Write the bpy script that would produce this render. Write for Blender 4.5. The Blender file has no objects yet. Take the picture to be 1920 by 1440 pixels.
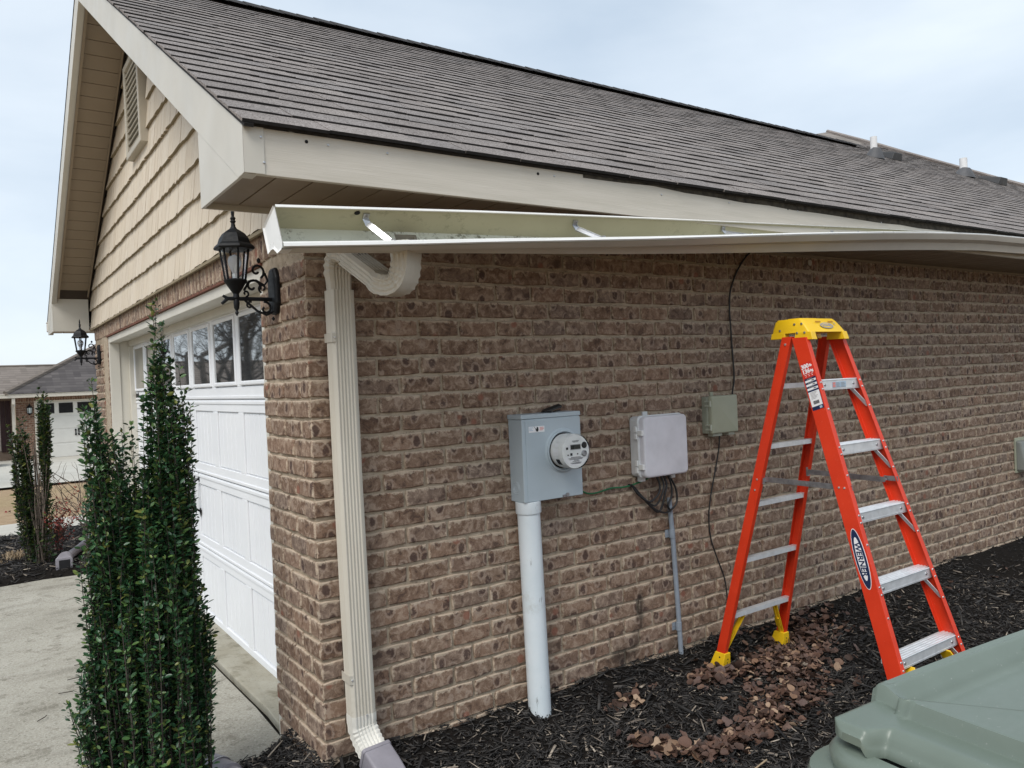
import bpy, math, random
import numpy as np
from mathutils import Vector, Matrix, noise as mnoise
random.seed(7); rng = np.random.default_rng(7)
R = math.radians
scene = bpy.context.scene
COL = scene.collection

# ------------------------------------------------------------------ camera
CAM = Vector((-1.11794, -3.05120, 1.54371))
yaw, pitch, roll = 0.968049474, -0.00733012519, -0.0425331443
F = Vector((math.cos(yaw)*math.cos(pitch), math.sin(yaw)*math.cos(pitch), math.sin(pitch)))
R0 = Vector((math.sin(yaw), -math.cos(yaw), 0)); U0 = R0.cross(F)
RR = math.cos(roll)*R0 + math.sin(roll)*U0; UU = -math.sin(roll)*R0 + math.cos(roll)*U0
cam = bpy.data.cameras.new('camera'); camo = bpy.data.objects.new('camera', cam); COL.objects.link(camo)
M3 = Matrix((RR, UU, -F)).transposed(); M4 = M3.to_4x4(); M4.translation = CAM
camo.matrix_world = M4
cam.sensor_fit = 'HORIZONTAL'; cam.sensor_width = 36; cam.lens = 36*1480.83/1920
cam.clip_start = 0.05; cam.clip_end = 2000
scene.camera = camo
scene.render.resolution_x = 1024; scene.render.resolution_y = 768

def pix(P):
    d = Vector(P) - CAM; z = d.dot(F)
    if z < .05: return None
    return (960 + 1480.83*d.dot(RR)/z, 720 - 1480.83*d.dot(UU)/z, z)

# ------------------------------------------------------------------ sky, sun, exposure
SUN_EL, SUN_AZ = R(50), R(212)          # azimuth: direction the light comes from, measured from +X towards +Y
world = bpy.data.worlds.new('World'); scene.world = world; world.use_nodes = True
wn, wl = world.node_tree.nodes, world.node_tree.links
wn.clear()
wo = wn.new('ShaderNodeOutputWorld'); bg = wn.new('ShaderNodeBackground'); bg.inputs[1].default_value = 0.12
sky = wn.new('ShaderNodeTexSky'); sky.sky_type = 'NISHITA'; sky.sun_disc = False
sky.sun_elevation = SUN_EL; sky.sun_rotation = math.pi/2 - SUN_AZ
sky.air_density = 1.0; sky.dust_density = 1.5; sky.ozone_density = 1.0
tc = wn.new('ShaderNodeTexCoord'); mp = wn.new('ShaderNodeMapping'); mp.inputs['Scale'].default_value = (1.0, 1.0, 3.0); mp.inputs['Location'].default_value = (.35, .1, .2)
n1 = wn.new('ShaderNodeTexNoise'); n1.inputs['Scale'].default_value = 1.7; n1.inputs['Detail'].default_value = 6; n1.inputs['Distortion'].default_value = .35; n1.inputs['Roughness'].default_value = .5
r1 = wn.new('ShaderNodeValToRGB')
r1.color_ramp.elements[0].position = .30; r1.color_ramp.elements[0].color = (3.0, 3.55, 4.15, 1)
r1.color_ramp.elements[1].position = .68; r1.color_ramp.elements[1].color = (4.65, 5.05, 5.4, 1)
mx = wn.new('ShaderNodeMix'); mx.data_type = 'RGBA'; mx.inputs['Factor'].default_value = .88
wl.new(tc.outputs['Generated'], mp.inputs['Vector']); wl.new(mp.outputs[0], n1.inputs['Vector'])
wl.new(n1.outputs['Fac'], r1.inputs[0]); wl.new(sky.outputs[0], mx.inputs['A']); wl.new(r1.outputs[0], mx.inputs['B'])
wl.new(mx.outputs['Result'], bg.inputs[0]); wl.new(bg.outputs[0], wo.inputs[0])
sun = bpy.data.lights.new('sun', 'SUN'); sun.energy = 1.45; sun.angle = R(30); sun.color = (1, .96, .9)
suno = bpy.data.objects.new('sun', sun); COL.objects.link(suno)
sd = Vector((math.cos(SUN_EL)*math.cos(SUN_AZ), math.cos(SUN_EL)*math.sin(SUN_AZ), math.sin(SUN_EL)))
suno.rotation_euler = sd.to_track_quat('Z', 'Y').to_euler(); suno.location = (-3, -6, 12)
vs = scene.view_settings; vs.view_transform = 'Standard'; vs.look = 'None'; vs.exposure = 0.78; vs.gamma = 1.0; vs.use_curve_mapping = False
scene.render.engine = 'CYCLES'

# ------------------------------------------------------------------ material helpers
class Mat:
    def __init__(s, name, base=(.5,.5,.5), rough=.6, metal=0.0, spec=.5):
        s.m = bpy.data.materials.new(name); s.m.use_nodes = True
        s.nt = s.m.node_tree; s.n = s.nt.nodes; s.l = s.nt.links
        s.b = s.n['Principled BSDF']
        s.set('Base Color', base); s.set('Roughness', rough); s.set('Metallic', metal); s.set('Specular IOR Level', spec)
        s._pos = None
    def set(s, k, v):
        if isinstance(v, tuple): v = v + (1,) if len(v) == 3 else v
        if hasattr(v, 'links') or isinstance(v, bpy.types.NodeSocket): s.l.new(v, s.b.inputs[k])
        else: s.b.inputs[k].default_value = v
        return s
    def put(s, sock, v):
        if isinstance(v, bpy.types.NodeSocket): s.l.new(v, sock)
        else:
            if isinstance(v, tuple) and len(v) == 3 and sock.type == 'RGBA': v = v + (1,)
            sock.default_value = v
    def pos(s):
        if not s._pos: s._pos = s.n.new('ShaderNodeNewGeometry').outputs['Position']
        return s._pos
    def objc(s): return s.n.new('ShaderNodeTexCoord').outputs['Object']
    def uv(s): return s.n.new('ShaderNodeTexCoord').outputs['UV']
    def mapping(s, vec, scale=(1,1,1), loc=(0,0,0), rot=(0,0,0)):
        q = s.n.new('ShaderNodeMapping'); s.l.new(vec, q.inputs['Vector'])
        q.inputs['Scale'].default_value = scale; q.inputs['Rotation'].default_value = rot
        s.put(q.inputs['Location'], loc); return q.outputs[0]
    def noise(s, scale=5, detail=3, rough=.5, vec=None, dist=0):
        q = s.n.new('ShaderNodeTexNoise'); s.l.new(vec or s.pos(), q.inputs['Vector'])
        q.inputs['Scale'].default_value = scale; q.inputs['Detail'].default_value = detail
        q.inputs['Roughness'].default_value = rough; q.inputs['Distortion'].default_value = dist
        return q.outputs['Fac']
    def voro(s, scale=5, vec=None, out='Distance', rand=1.0):
        q = s.n.new('ShaderNodeTexVoronoi'); s.l.new(vec or s.pos(), q.inputs['Vector'])
        q.inputs['Scale'].default_value = scale; q.inputs['Randomness'].default_value = rand
        return q.outputs[out]
    def ramp(s, fac, stops, interp='LINEAR'):
        q = s.n.new('ShaderNodeValToRGB'); s.l.new(fac, q.inputs[0]); cr = q.color_ramp; cr.interpolation = interp
        while len(cr.elements) < len(stops): cr.elements.new(.5)
        for e, (p, c) in zip(cr.elements, stops):
            e.position = p
            e.color = (c, c, c, 1) if not isinstance(c, tuple) else (c + (1,) if len(c) == 3 else c)
        return q.outputs[0]
    def step(s, fac, a, b):
        q = s.n.new('ShaderNodeMapRange'); s.put(q.inputs[0], fac); q.interpolation_type = 'SMOOTHSTEP'
        q.inputs[1].default_value = a; q.inputs[2].default_value = b; return q.outputs[0]
    def mix(s, fac, a, b, mode='MIX'):
        q = s.n.new('ShaderNodeMix'); q.data_type = 'RGBA'; q.blend_type = mode
        s.put(q.inputs['Factor'], fac); s.put(q.inputs['A'], a); s.put(q.inputs['B'], b); return q.outputs['Result']
    def math(s, op, a, b=0.0):
        q = s.n.new('ShaderNodeMath'); q.operation = op; s.put(q.inputs[0], a); s.put(q.inputs[1], b); return q.outputs[0]
    def rnd(s):
        o = s.n.new('ShaderNodeObjectInfo').outputs['Random']
        a = s.n.new('ShaderNodeAttribute'); a.attribute_name = 'rnd'
        return s.math('FRACT', s.math('ADD', o, a.outputs['Fac']))
    def sep(s, vec):
        q = s.n.new('ShaderNodeSeparateXYZ'); s.l.new(vec, q.inputs[0]); return q.outputs
    def bump(s, h, strength=.3, dist=.01):
        q = s.n.new('ShaderNodeBump'); q.inputs['Strength'].default_value = strength; q.inputs['Distance'].default_value = dist
        s.l.new(h, q.inputs['Height']); s.l.new(q.outputs[0], s.b.inputs['Normal']); return s

def plain(name, c, rough=.6, metal=0.0, var=.12, scale=6, bump=0, spec=.5, bscale=60):
    """painted / moulded surface with faint dirt variation"""
    m = Mat(name, c, rough, metal, spec)
    d = tuple(x*(1-var*2) for x in c); l = tuple(min(1, x*(1+var*.6)) for x in c)
    m.set('Base Color', m.ramp(m.noise(scale, 5, .6), [(.25, d), (.6, c), (.85, l)]))
    m.set('Roughness', m.ramp(m.noise(scale*2.3, 3), [(.3, max(.03, rough-.06)), (.7, min(1, rough+.08))]))
    if bump: m.bump(m.noise(bscale, 3), bump, .004)
    return m.m

# --- brick
def wall_stain(m, c):
    '''the sooty drip low on the side wall'''
    p = m.sep(m.pos()); out = c
    for x, z, a, b_, k in ((1.735, .30, .035, .13, .75), (1.70, .16, .045, .10, .5), (1.60, .085, .13, .075, .7), (1.95, .07, .12, .06, .35)):
        dx = m.math('DIVIDE', m.math('SUBTRACT', p[0], x), a); dz = m.math('DIVIDE', m.math('SUBTRACT', p[2], z), b_)
        d = m.math('SQRT', m.math('ADD', m.math('MULTIPLY', dx, dx), m.math('MULTIPLY', dz, dz)))
        d = m.math('ADD', d, m.math('MULTIPLY', m.math('SUBTRACT', m.noise(26, 5, .7), .5), 1.5))
        out = m.mix(m.math('MULTIPLY', m.step(d, 1.1, .2), k), out, (.022, .018, .016))
    return out
def brick_mat(name, cols, mortar, spots=True, wash=.75):
    m = Mat(name, rough=.88, spec=.25)
    r = m.rnd()
    c = m.ramp(r, cols)
    P = m.pos()
    r3 = m.n.new('ShaderNodeCombineXYZ')
    for i, k in enumerate((31.0, 17.0, 23.0)): m.l.new(m.math('MULTIPLY', r, k), r3.inputs[i])
    va = m.n.new('ShaderNodeVectorMath'); va.operation = 'ADD'; m.l.new(P, va.inputs[0]); m.l.new(r3.outputs[0], va.inputs[1]); Q = va.outputs[0]
    n = m.noise(24, 6, .72, Q, .6); n2 = m.noise(110, 4, .75, Q)
    c = m.mix(m.step(n, .46, .66), c, m.mix(.7, c, (.44, .335, .255)))
    c = m.mix(m.math('MULTIPLY', m.step(n, .47, .36), .7), c, (.068, .042, .034))
    if spots:
        vd = m.voro(12.5, m.mapping(Q, (1.15, 1.15, .85))); wob = m.math('ADD', m.math('ADD', vd, m.math('MULTIPLY', m.noise(34, 3, .6, Q), .30)), -.05)
        gate = m.math('MULTIPLY', m.step(m.noise(7.0, 1, .5, Q), .33, .42), m.step(m.noise(60, 3, .7, Q), .32, .46))
        ring = m.math('MULTIPLY', m.math('MULTIPLY', m.step(wob, .50, .44), m.step(wob, .34, .42)), gate)
        spot = m.math('MULTIPLY', m.step(wob, .38, .30), gate)
        c = m.mix(m.math('MULTIPLY', ring, .6), c, (.38, .295, .235))
        c = m.mix(m.math('MULTIPLY', spot, .85), c, (.072, .044, .038))
        vr = m.voro(6.3, Q); red = m.math('MULTIPLY', m.step(vr, .15, .09), .75)
        c = m.mix(red, c, (.26, .105, .07))
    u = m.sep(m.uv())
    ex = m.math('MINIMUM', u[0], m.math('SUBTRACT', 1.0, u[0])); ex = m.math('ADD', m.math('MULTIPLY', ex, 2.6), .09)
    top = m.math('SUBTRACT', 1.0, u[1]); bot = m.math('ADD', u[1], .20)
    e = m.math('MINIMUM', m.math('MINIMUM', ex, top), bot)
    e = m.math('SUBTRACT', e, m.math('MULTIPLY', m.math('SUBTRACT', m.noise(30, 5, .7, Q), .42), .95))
    w = m.math('MULTIPLY', m.step(e, .13, -.02), wash)  # mortar smear; stronger along the top, painting light on the joint ledge
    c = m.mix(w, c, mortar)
    c = m.mix(m.math('MULTIPLY', m.step(n2, .58, .74), .35), c, (.40, .34, .30))
    c = m.mix(m.math('MULTIPLY', m.step(n2, .44, .30), .4), c, (.07, .045, .036))
    if spots: c = wall_stain(m, c)
    m.set('Base Color', c)
    h = m.math('ADD', m.math('MULTIPLY', n, 1.0), m.math('MULTIPLY', n2, .6))
    m.bump(h, .55, .006)
    return m.m
MORT_LIT = (.55, .45, .345)
BRICK = brick_mat('tumbled_brown_brick', [(0, (.168, .104, .070)), (.3, (.210, .134, .092)), (.55, (.228, .152, .107)), (.75, (.18, .127, .099)), (.9, (.235, .146, .100)), (1, (.258, .168, .116))], MORT_LIT)
BRICK2 = brick_mat('red_brown_brick', [(0, (.13, .062, .04)), (.5, (.19, .095, .062)), (1, (.26, .14, .09))], (.40, .31, .24), spots=False, wash=.25)
m = Mat('mortar', rough=.95, spec=.1)
mc = m.ramp(m.noise(18, 6, .7), [(.25, (.28, .225, .165)), (.5, (.42, .345, .26)), (.75, (.54, .45, .35))])
mc = m.mix(m.math('MULTIPLY', m.step(m.noise(70, 3), .62, .72), .6), mc, (.16, .12, .095))
m.set('Base Color', wall_stain(m, mc)); m.bump(m.noise(55, 6, .75), .9, .008); MORTAR = m.m
m = Mat('neighbour_mortar', rough=.95); m.set('Base Color', (.36, .28, .21)); MORTAR2 = m.m

# --- shingles
def shingle_mat(name, stops, edge=False):
    m = Mat(name, rough=.95, spec=.15)
    c = m.ramp(m.rnd(), stops)
    sp = m.voro(330, out='Color'); s0 = m.sep(sp)[0]
    c = m.mix(m.step(s0, .45, .95), c, m.mix(.5, c, (.46, .43, .41)))
    c = m.mix(m.step(s0, .38, .05), c, (.09, .078, .073))
    c = m.mix(m.math('MULTIPLY', m.step(m.noise(2.2, 4, .6), .42, .7), .45), c, m.mix(.5, c, (.05, .045, .044)))
    m.set('Base Color', c); m.bump(m.noise(260, 2), .6, .003); return m.m
SH = [(0, (.195, .17, .158)), (.35, (.24, .212, .198)), (.6, (.21, .19, .183)), (.8, (.27, .238, .22)), (1, (.225, .196, .183))]
SHINGLE = shingle_mat('weathered_shingle', SH)
ASPHALT = plain('shingle_asphalt_edge', (.022, .020, .020), .9, var=.3, scale=30)
def far_shingle(name, dark, light, rows, axis):
    m = Mat(name, rough=.95, spec=.15)
    p = m.sep(m.objc())
    row = m.math('MULTIPLY', p[axis], rows)
    fr = m.math('FRACT', row)
    cmb = m.n.new('ShaderNodeCombineXYZ'); m.l.new(m.math('MULTIPLY', p[0], 4.2), cmb.inputs[0]); m.l.new(m.math('FLOOR', row), cmb.inputs[1])
    wnz = m.n.new('ShaderNodeTexWhiteNoise'); wnz.noise_dimensions = '2D'
    fl = m.n.new('ShaderNodeVectorMath'); fl.operation = 'FLOOR'; m.l.new(cmb.outputs[0], fl.inputs[0]); m.l.new(fl.outputs[0], wnz.inputs['Vector'])
    c = m.mix(wnz.outputs['Value'], dark, light)
    c = m.mix(m.math('MULTIPLY', m.step(m.noise(.9, 3), .4, .7), .5), c, dark)
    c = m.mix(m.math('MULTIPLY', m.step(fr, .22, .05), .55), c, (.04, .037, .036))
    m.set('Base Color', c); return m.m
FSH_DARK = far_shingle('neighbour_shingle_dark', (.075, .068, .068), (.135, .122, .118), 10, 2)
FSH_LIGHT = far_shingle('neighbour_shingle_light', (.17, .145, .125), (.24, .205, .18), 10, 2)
FSH_HIP = far_shingle('far_hip_shingle', (.20, .18, .16), (.29, .26, .235), 8, 2)

# --- trim, siding
TRIM = plain('cream_painted_metal', (.56, .535, .475), .45, var=.05, scale=3, spec=.4)
m = Mat('cream_fascia_wrap', rough=.5, spec=.4)
P = m.pos(); st = m.noise(5, 4, .6, m.mapping(P, (.6, 1, 9)))
c = m.ramp(st, [(.3, (.54, .505, .435)), (.6, (.60, .56, .49)), (.8, (.63, .595, .53))])
c = m.mix(m.math('MULTIPLY', m.step(m.noise(1.3, 4, .7, m.mapping(P, (1, 1, 3))), .52, .72), .28), c, (.40, .37, .29))
m.set('Base Color', c); m.bump(m.noise(14, 3, .5, m.mapping(P, (.6, 1, 22))), .25, .003); FASCIA = m.m
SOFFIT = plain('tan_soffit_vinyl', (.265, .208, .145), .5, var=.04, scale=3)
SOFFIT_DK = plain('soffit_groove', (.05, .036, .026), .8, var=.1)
DOORFR = plain('cream_door_frame', (.60, .57, .50), .5, var=.05, scale=3)
m = Mat('vinyl_shake', rough=.6, spec=.35)
P = m.pos(); g = m.noise(1, 4, .65, m.mapping(P, (30, 75, 1.6))); g2 = m.noise(1, 3, .6, m.mapping(P, (30, 190, 3.0)))
c = m.ramp(m.rnd(), [(0, (.60, .51, .395)), (.4, (.66, .57, .45)), (.7, (.62, .535, .425)), (1, (.68, .595, .48))])
c = m.mix(m.math('MULTIPLY', m.step(g, .46, .33), .7), c, (.42, .33, .23))
c = m.mix(m.math('MULTIPLY', m.step(g2, .44, .30), .55), c, (.40, .32, .23))
c = m.mix(m.math('MULTIPLY', m.step(g, .60, .75), .4), c, (.70, .64, .56))
m.set('Base Color', c); m.bump(m.math('ADD', g, m.math('MULTIPLY', g2, .5)), .6, .006); SHAKE = m.m
SHAKE_EDGE = plain('vinyl_shake_edge', (.25, .20, .12), .7, var=.1)
m = Mat('white_door_steel', (.80, .81, .83), .42, spec=.4)
P = m.pos(); c = m.ramp(m.noise(2.5, 4, .6), [(.3, (.76, .775, .80)), (.65, (.81, .82, .84))]); m.set('Base Color', c)
m.bump(m.noise(1, 4, .7, m.mapping(P, (20, 60, 2))), .12, .002); DOORW = m.m
m = Mat('window_glass', (.02, .025, .03), .03, spec=.9); m.set('IOR', 2.3); m.set('Coat Weight', 1.0); m.set('Coat Roughness', .02); WGLASS = m.m
DARK = plain('dark_void', (.012, .012, .014), .9, var=.2)
VOID = DARK
RUST = plain('rusty_steel', (.17, .062, .036), .85, var=.35, scale=30, bump=.3)
IRON = plain('black_painted_iron', (.0055, .007, .010), .55, var=.3, scale=30, spec=.3)
m = Mat('lantern_glass', (.95, .97, 1.0), .05); m.set('Transmission Weight', 1.0); m.set('IOR', 1.15); LGLASS = m.m
m = Mat('bulb_glass', (.9, .93, .95), .12); m.set('Transmission Weight', .55); m.set('IOR', 1.3); BULB = m.m
m = Mat('gutter_inside', rough=.55, spec=.3)
P = m.pos(); c = m.ramp(m.noise(3, 4, .6), [(.3, (.46, .44, .32)), (.7, (.54, .52, .395))])
dirt = m.math('MULTIPLY', m.step(m.noise(24, 6, .75), .53, .64), m.step(m.noise(3.1, 2), .42, .6))
m.set('Base Color', m.mix(m.math('MULTIPLY', dirt, .35), c, (.16, .15, .085))); GUT_IN = m.m
m = Mat('gutter_floor_dirty', rough=.6, spec=.3)
c = m.ramp(m.noise(4, 4, .6), [(.3, (.60, .61, .52)), (.7, (.68, .69, .61))])
fl = m.math('MULTIPLY', m.step(m.noise(48, 6, .8), .50, .62), m.step(m.noise(4.0, 3), .40, .58))
m.set('Base Color', m.mix(m.math('MULTIPLY', fl, .8), c, (.13, .12, .07))); GUT_FL = m.m
GUT_OUT = plain('gutter_outside', (.60, .56, .495), .4, var=.05, scale=4)
GUT_LIP = plain('gutter_lip_white', (.78, .78, .76), .3, var=.04, scale=6)
GALV = plain('galvanised_strap', (.55, .56, .58), .35, metal=.8, var=.15, scale=40)
m = Mat('downspout_paint', rough=.42, spec=.4)
P = m.pos(); c = m.ramp(m.noise(1, 4, .6, m.mapping(P, (25, 25, 2.5))), [(.3, (.53, .495, .42)), (.6, (.585, .55, .475)), (.85, (.60, .57, .50))])
z = m.sep(P)[2]
c = m.mix(m.math('MULTIPLY', m.math('MULTIPLY', m.step(m.noise(35, 5, .7), .5, .64), m.step(z, .45, .05)), .5), c, (.40, .36, .27))
m.set('Base Color', c); DSPOUT = m.m
ELBOW = plain('elbow_lower_paint', (.70, .68, .62), .42, var=.08, scale=9)
DRAIN = plain('grey_drain_plastic', (.27, .255, .285), .5, var=.1, scale=12)
METAL_GREY = plain('grey_painted_steel', (.43, .50, .545), .4, var=.06, scale=3, spec=.45)
m = Mat('pvc_pipe', rough=.35, spec=.5)
P = m.pos(); c = m.ramp(m.noise(5, 4, .6), [(.3, (.66, .73, .765)), (.7, (.76, .81, .84))])
sc = m.noise(1, 5, .75, m.mapping(P, (60, 60, 7))); sm = m.step(m.noise(7, 3), .50, .62)
c = m.mix(m.math('MULTIPLY', m.math('MULTIPLY', m.step(sc, .57, .66), sm), .75), c, (.10, .095, .09))
c = m.mix(m.math('MULTIPLY', m.step(m.noise(9, 4, .7), .56, .74), .35), c, (.42, .40, .33))
m.set('Base Color', c); PVC = m.m
NIDC = plain('chalky_grey_plastic', (.66, .655, .70), .65, var=.07, scale=9)
NIDB = plain('pale_grey_plastic', (.66, .675, .68), .5, var=.05, scale=9)
SAGE = plain('sage_plastic', (.385, .395, .295), .5, var=.05, scale=7)
SAGE_L = plain('pale_sage_plastic', (.50, .52, .43), .5, var=.05, scale=7)
RUBBER = plain('black_rubber', (.014, .014, .015), .5, var=.2)
GREENW = plain('green_wire', (.012, .15, .06), .5, var=.2)
CONDUIT = plain('grey_conduit', (.27, .31, .36), .5, var=.1, scale=20)
WHITE = plain('white_plastic', (.76, .77, .76), .35, var=.04)
PAPER = plain('white_sticker', (.80, .80, .81), .5, var=.02)
BLACKINK = plain('black_ink', (.015, .015, .018), .5, var=.05)
NAVY = plain('navy_ink', (.008, .022, .075), .4, var=.05)
GREYINK = plain('grey_ink', (.30, .30, .30), .5, var=.05)
REDINK = plain('red_ink', (.62, .035, .02), .45, var=.05)
PINKINK = plain('pale_red_ink', (.70, .25, .22), .45, var=.05)
BLUEINK = plain('pale_blue_ink', (.38, .50, .62), .45, var=.05)
LCD = plain('lcd_dark', (.03, .035, .032), .25, var=.1)
m = Mat('clear_polycarbonate', (.95, .97, .98), .04); m.set('Transmission Weight', 1.0); m.set('IOR', 1.12); CLEAR = m.m
m = Mat('orange_fibreglass', rough=.42, spec=.4)
P = m.pos(); c = m.ramp(m.noise(7, 4, .6), [(.3, (.60, .034, .008)), (.7, (.68, .045, .012))])
c = m.mix(m.math('MULTIPLY', m.step(m.noise(140, 3, .6), .62, .76), .3), c, (.80, .28, .18))
c = m.mix(m.math('MULTIPLY', m.step(m.noise(1, 3, .6, m.mapping(P, (90, 90, 3))), .62, .75), .22), c, (.35, .03, .015))
m.set('Base Color', c); m.bump(m.noise(1, 2, .5, m.mapping(P, (300, 300, 12))), .12, .002); ORANGE = m.m
YELLOW = plain('yellow_plastic', (.80, .50, .012), .42, var=.04, scale=9)
ALU = plain('brushed_aluminium', (.74, .76, .78), .36, metal=.35, var=.1, scale=25)
STEELZ = plain('zinc_steel', (.42, .42, .44), .38, metal=.85, var=.2, scale=30)
RIVET = plain('bright_rivet', (.78, .78, .78), .25, metal=.8, var=.05)
m = Mat('bin_plastic', rough=.40, spec=.45)
P = m.pos(); c = m.ramp(m.noise(4, 5, .65), [(.25, (.122, .152, .124)), (.6, (.142, .175, .146)), (.85, (.16, .195, .165))])
c = m.mix(m.math('MULTIPLY', m.step(m.noise(3.2, 5, .7, m.mapping(P, (1, 2.5, 1))), .52, .72), .35), c, (.20, .22, .20))
c = m.mix(m.math('MULTIPLY', m.step(m.noise(160, 2, .5), .70, .76), .5), c, (.30, .31, .28))
m.set('Base Color', c); m.set('Roughness', m.ramp(m.noise(6, 4, .6), [(.35, .24), (.7, .40)])); m.bump(m.noise(350, 2), .05, .001); BINM = m.m

# ground
m = Mat('weathered_concrete', rough=.9, spec=.2)
P = m.pos(); a = m.noise(.9, 6, .65); b = m.noise(9, 6, .7); d = m.noise(85, 4, .75)
c = m.ramp(a, [(.25, (.29, .272, .225)), (.5, (.40, .38, .325)), (.75, (.50, .48, .42))])
c = m.mix(m.math('MULTIPLY', m.step(b, .52, .66), .65), c, (.17, .155, .12))
c = m.mix(m.math('MULTIPLY', m.step(m.noise(30, 5, .75), .55, .68), .5), c, (.15, .135, .105))
c = m.mix(m.math('MULTIPLY', m.step(m.noise(1, 5, .7, m.mapping(P, (1.1, 3.4, 1), rot=(0, 0, .3))), .50, .66), .42), c, (.165, .15, .12))
c = m.mix(m.math('MULTIPLY', m.step(d, .55, .68), .7), c, (.60, .58, .52))
c = m.mix(m.math('MULTIPLY', m.step(d, .46, .32), .7), c, (.13, .12, .10))
m.set('Base Color', c); m.bump(m.math('ADD', m.noise(45, 5, .8), m.math('MULTIPLY', b, .7)), .8, .01); CONC = m.m
m = Mat('apron_concrete', rough=.85, spec=.2)
P = m.pos(); a = m.noise(2.2, 6, .7); d = m.noise(100, 3, .7)
c = m.ramp(a, [(.3, (.26, .235, .175)), (.5, (.33, .31, .25)), (.7, (.39, .37, .31))])
c = m.mix(m.math('MULTIPLY', m.step(m.noise(5, 5, .7), .52, .68), .6), c, (.15, .13, .085))
c = m.mix(m.math('MULTIPLY', m.step(d, .42, .3), .5), c, (.12, .11, .09))
m.set('Base Color', c); m.bump(d, .35, .005); APRON = m.m
m = Mat('pale_walk_concrete', rough=.9, spec=.2)
c = m.ramp(m.noise(1.3, 6, .65), [(.3, (.44, .415, .36)), (.7, (.53, .51, .455))])
c = m.mix(m.math('MULTIPLY', m.step(m.noise(60, 3), .60, .72), .4), c, (.40, .38, .33)); m.set('Base Color', c); WALK = m.m
m = Mat('dormant_lawn', rough=.95, spec=.1)
c = m.ramp(m.noise(6, 6, .75), [(.3, (.30, .205, .125)), (.55, (.40, .29, .185)), (.75, (.47, .355, .235))])
c = m.mix(m.math('MULTIPLY', m.step(m.noise(.5, 3), .45, .65), .35), c, (.33, .27, .14)); m.set('Base Color', c); m.bump(m.noise(60, 4, .8), .8, .02); LAWN = m.m
m = Mat('soil_under_mulch', rough=.95, spec=.1)
c = m.ramp(m.noise(45, 6, .75), [(.3, (.008, .007, .006)), (.6, (.020, .017, .015)), (.8, (.045, .038, .032))]); m.set('Base Color', c)
m.bump(m.noise(55, 5, .8), 1, .015); SOIL = m.m
def chipmat(name, stops):
    m = Mat(name, rough=.75, spec=.3); m.set('Base Color', m.mix(m.math('MULTIPLY', m.step(m.noise(70, 3, .6), .5, .7), .4), m.ramp(m.rnd(), stops), (.008, .008, .008))); return m.m
CHIP = chipmat('black_mulch_chips', [(0, (.012, .011, .011)), (.45, (.030, .028, .027)), (.78, (.060, .056, .053)), (.92, (.10, .088, .078)), (.97, (.24, .20, .16)), (1, (.44, .38, .31))])
def leafmat(name, stops, rough=.6, trans=0):
    m = Mat(name, rough=rough, spec=.4)
    c = m.ramp(m.rnd(), stops); c = m.mix(m.math('MULTIPLY', m.step(m.noise(60, 3, .6), .45, .7), .35), c, m.mix(.6, c, (.02, .015, .01)))
    m.set('Base Color', c)
    if trans: m.set('Subsurface Weight', 0.0)
    return m.m
DEADLEAF = leafmat('dead_leaf', [(0, (.045, .026, .019)), (.3, (.085, .047, .034)), (.55, (.125, .068, .047)), (.75, (.11, .072, .062)), (.88, (.20, .115, .072)), (1, (.38, .27, .185))], .7)
HOLLY = leafmat('holly_leaf', [(0, (.016, .052, .024)), (.35, (.032, .092, .040)), (.7, (.056, .130, .046)), (.90, (.10, .17, .046)), (1, (.21, .22, .06))], .33)
HOLLY2 = leafmat('holly_leaf_far', [(0, (.012, .034, .014)), (.5, (.028, .062, .020)), (.85, (.075, .10, .022)), (1, (.14, .15, .03))], .4)
REDLEAF = leafmat('red_twig_leaf', [(0, (.16, .018, .018)), (.6, (.25, .045, .035)), (1, (.30, .10, .06))], .5)
TWIG = plain('twig_bark', (.055, .045, .036), .85, var=.3, scale=25)
TWIG_DRY = plain('dry_twig', (.16, .125, .10), .85, var=.3, scale=25)
BARK = plain('tree_bark', (.105, .095, .085), .9, var=.3, scale=9)
PINE = leafmat('evergreen_needles', [(0, (.010, .022, .012)), (1, (.025, .045, .022))], .7)
STRAW = plain('dry_grass', (.36, .27, .17), .9, var=.2, scale=30)
MAROON = plain('maroon_shutter', (.045, .012, .014), .5, var=.1)
NB_DOOR = plain('neighbour_garage_door', (.70, .685, .64), .5, var=.03)
NB_TRIM = plain('neighbour_trim', (.62, .57, .49), .5, var=.04)
NB_WALL = plain('neighbour_recessed_wall', (.36, .27, .21), .85, var=.12, scale=8)
DARKSTUFF = plain('dark_car_paint', (.015, .017, .02), .25, var=.1)

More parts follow.
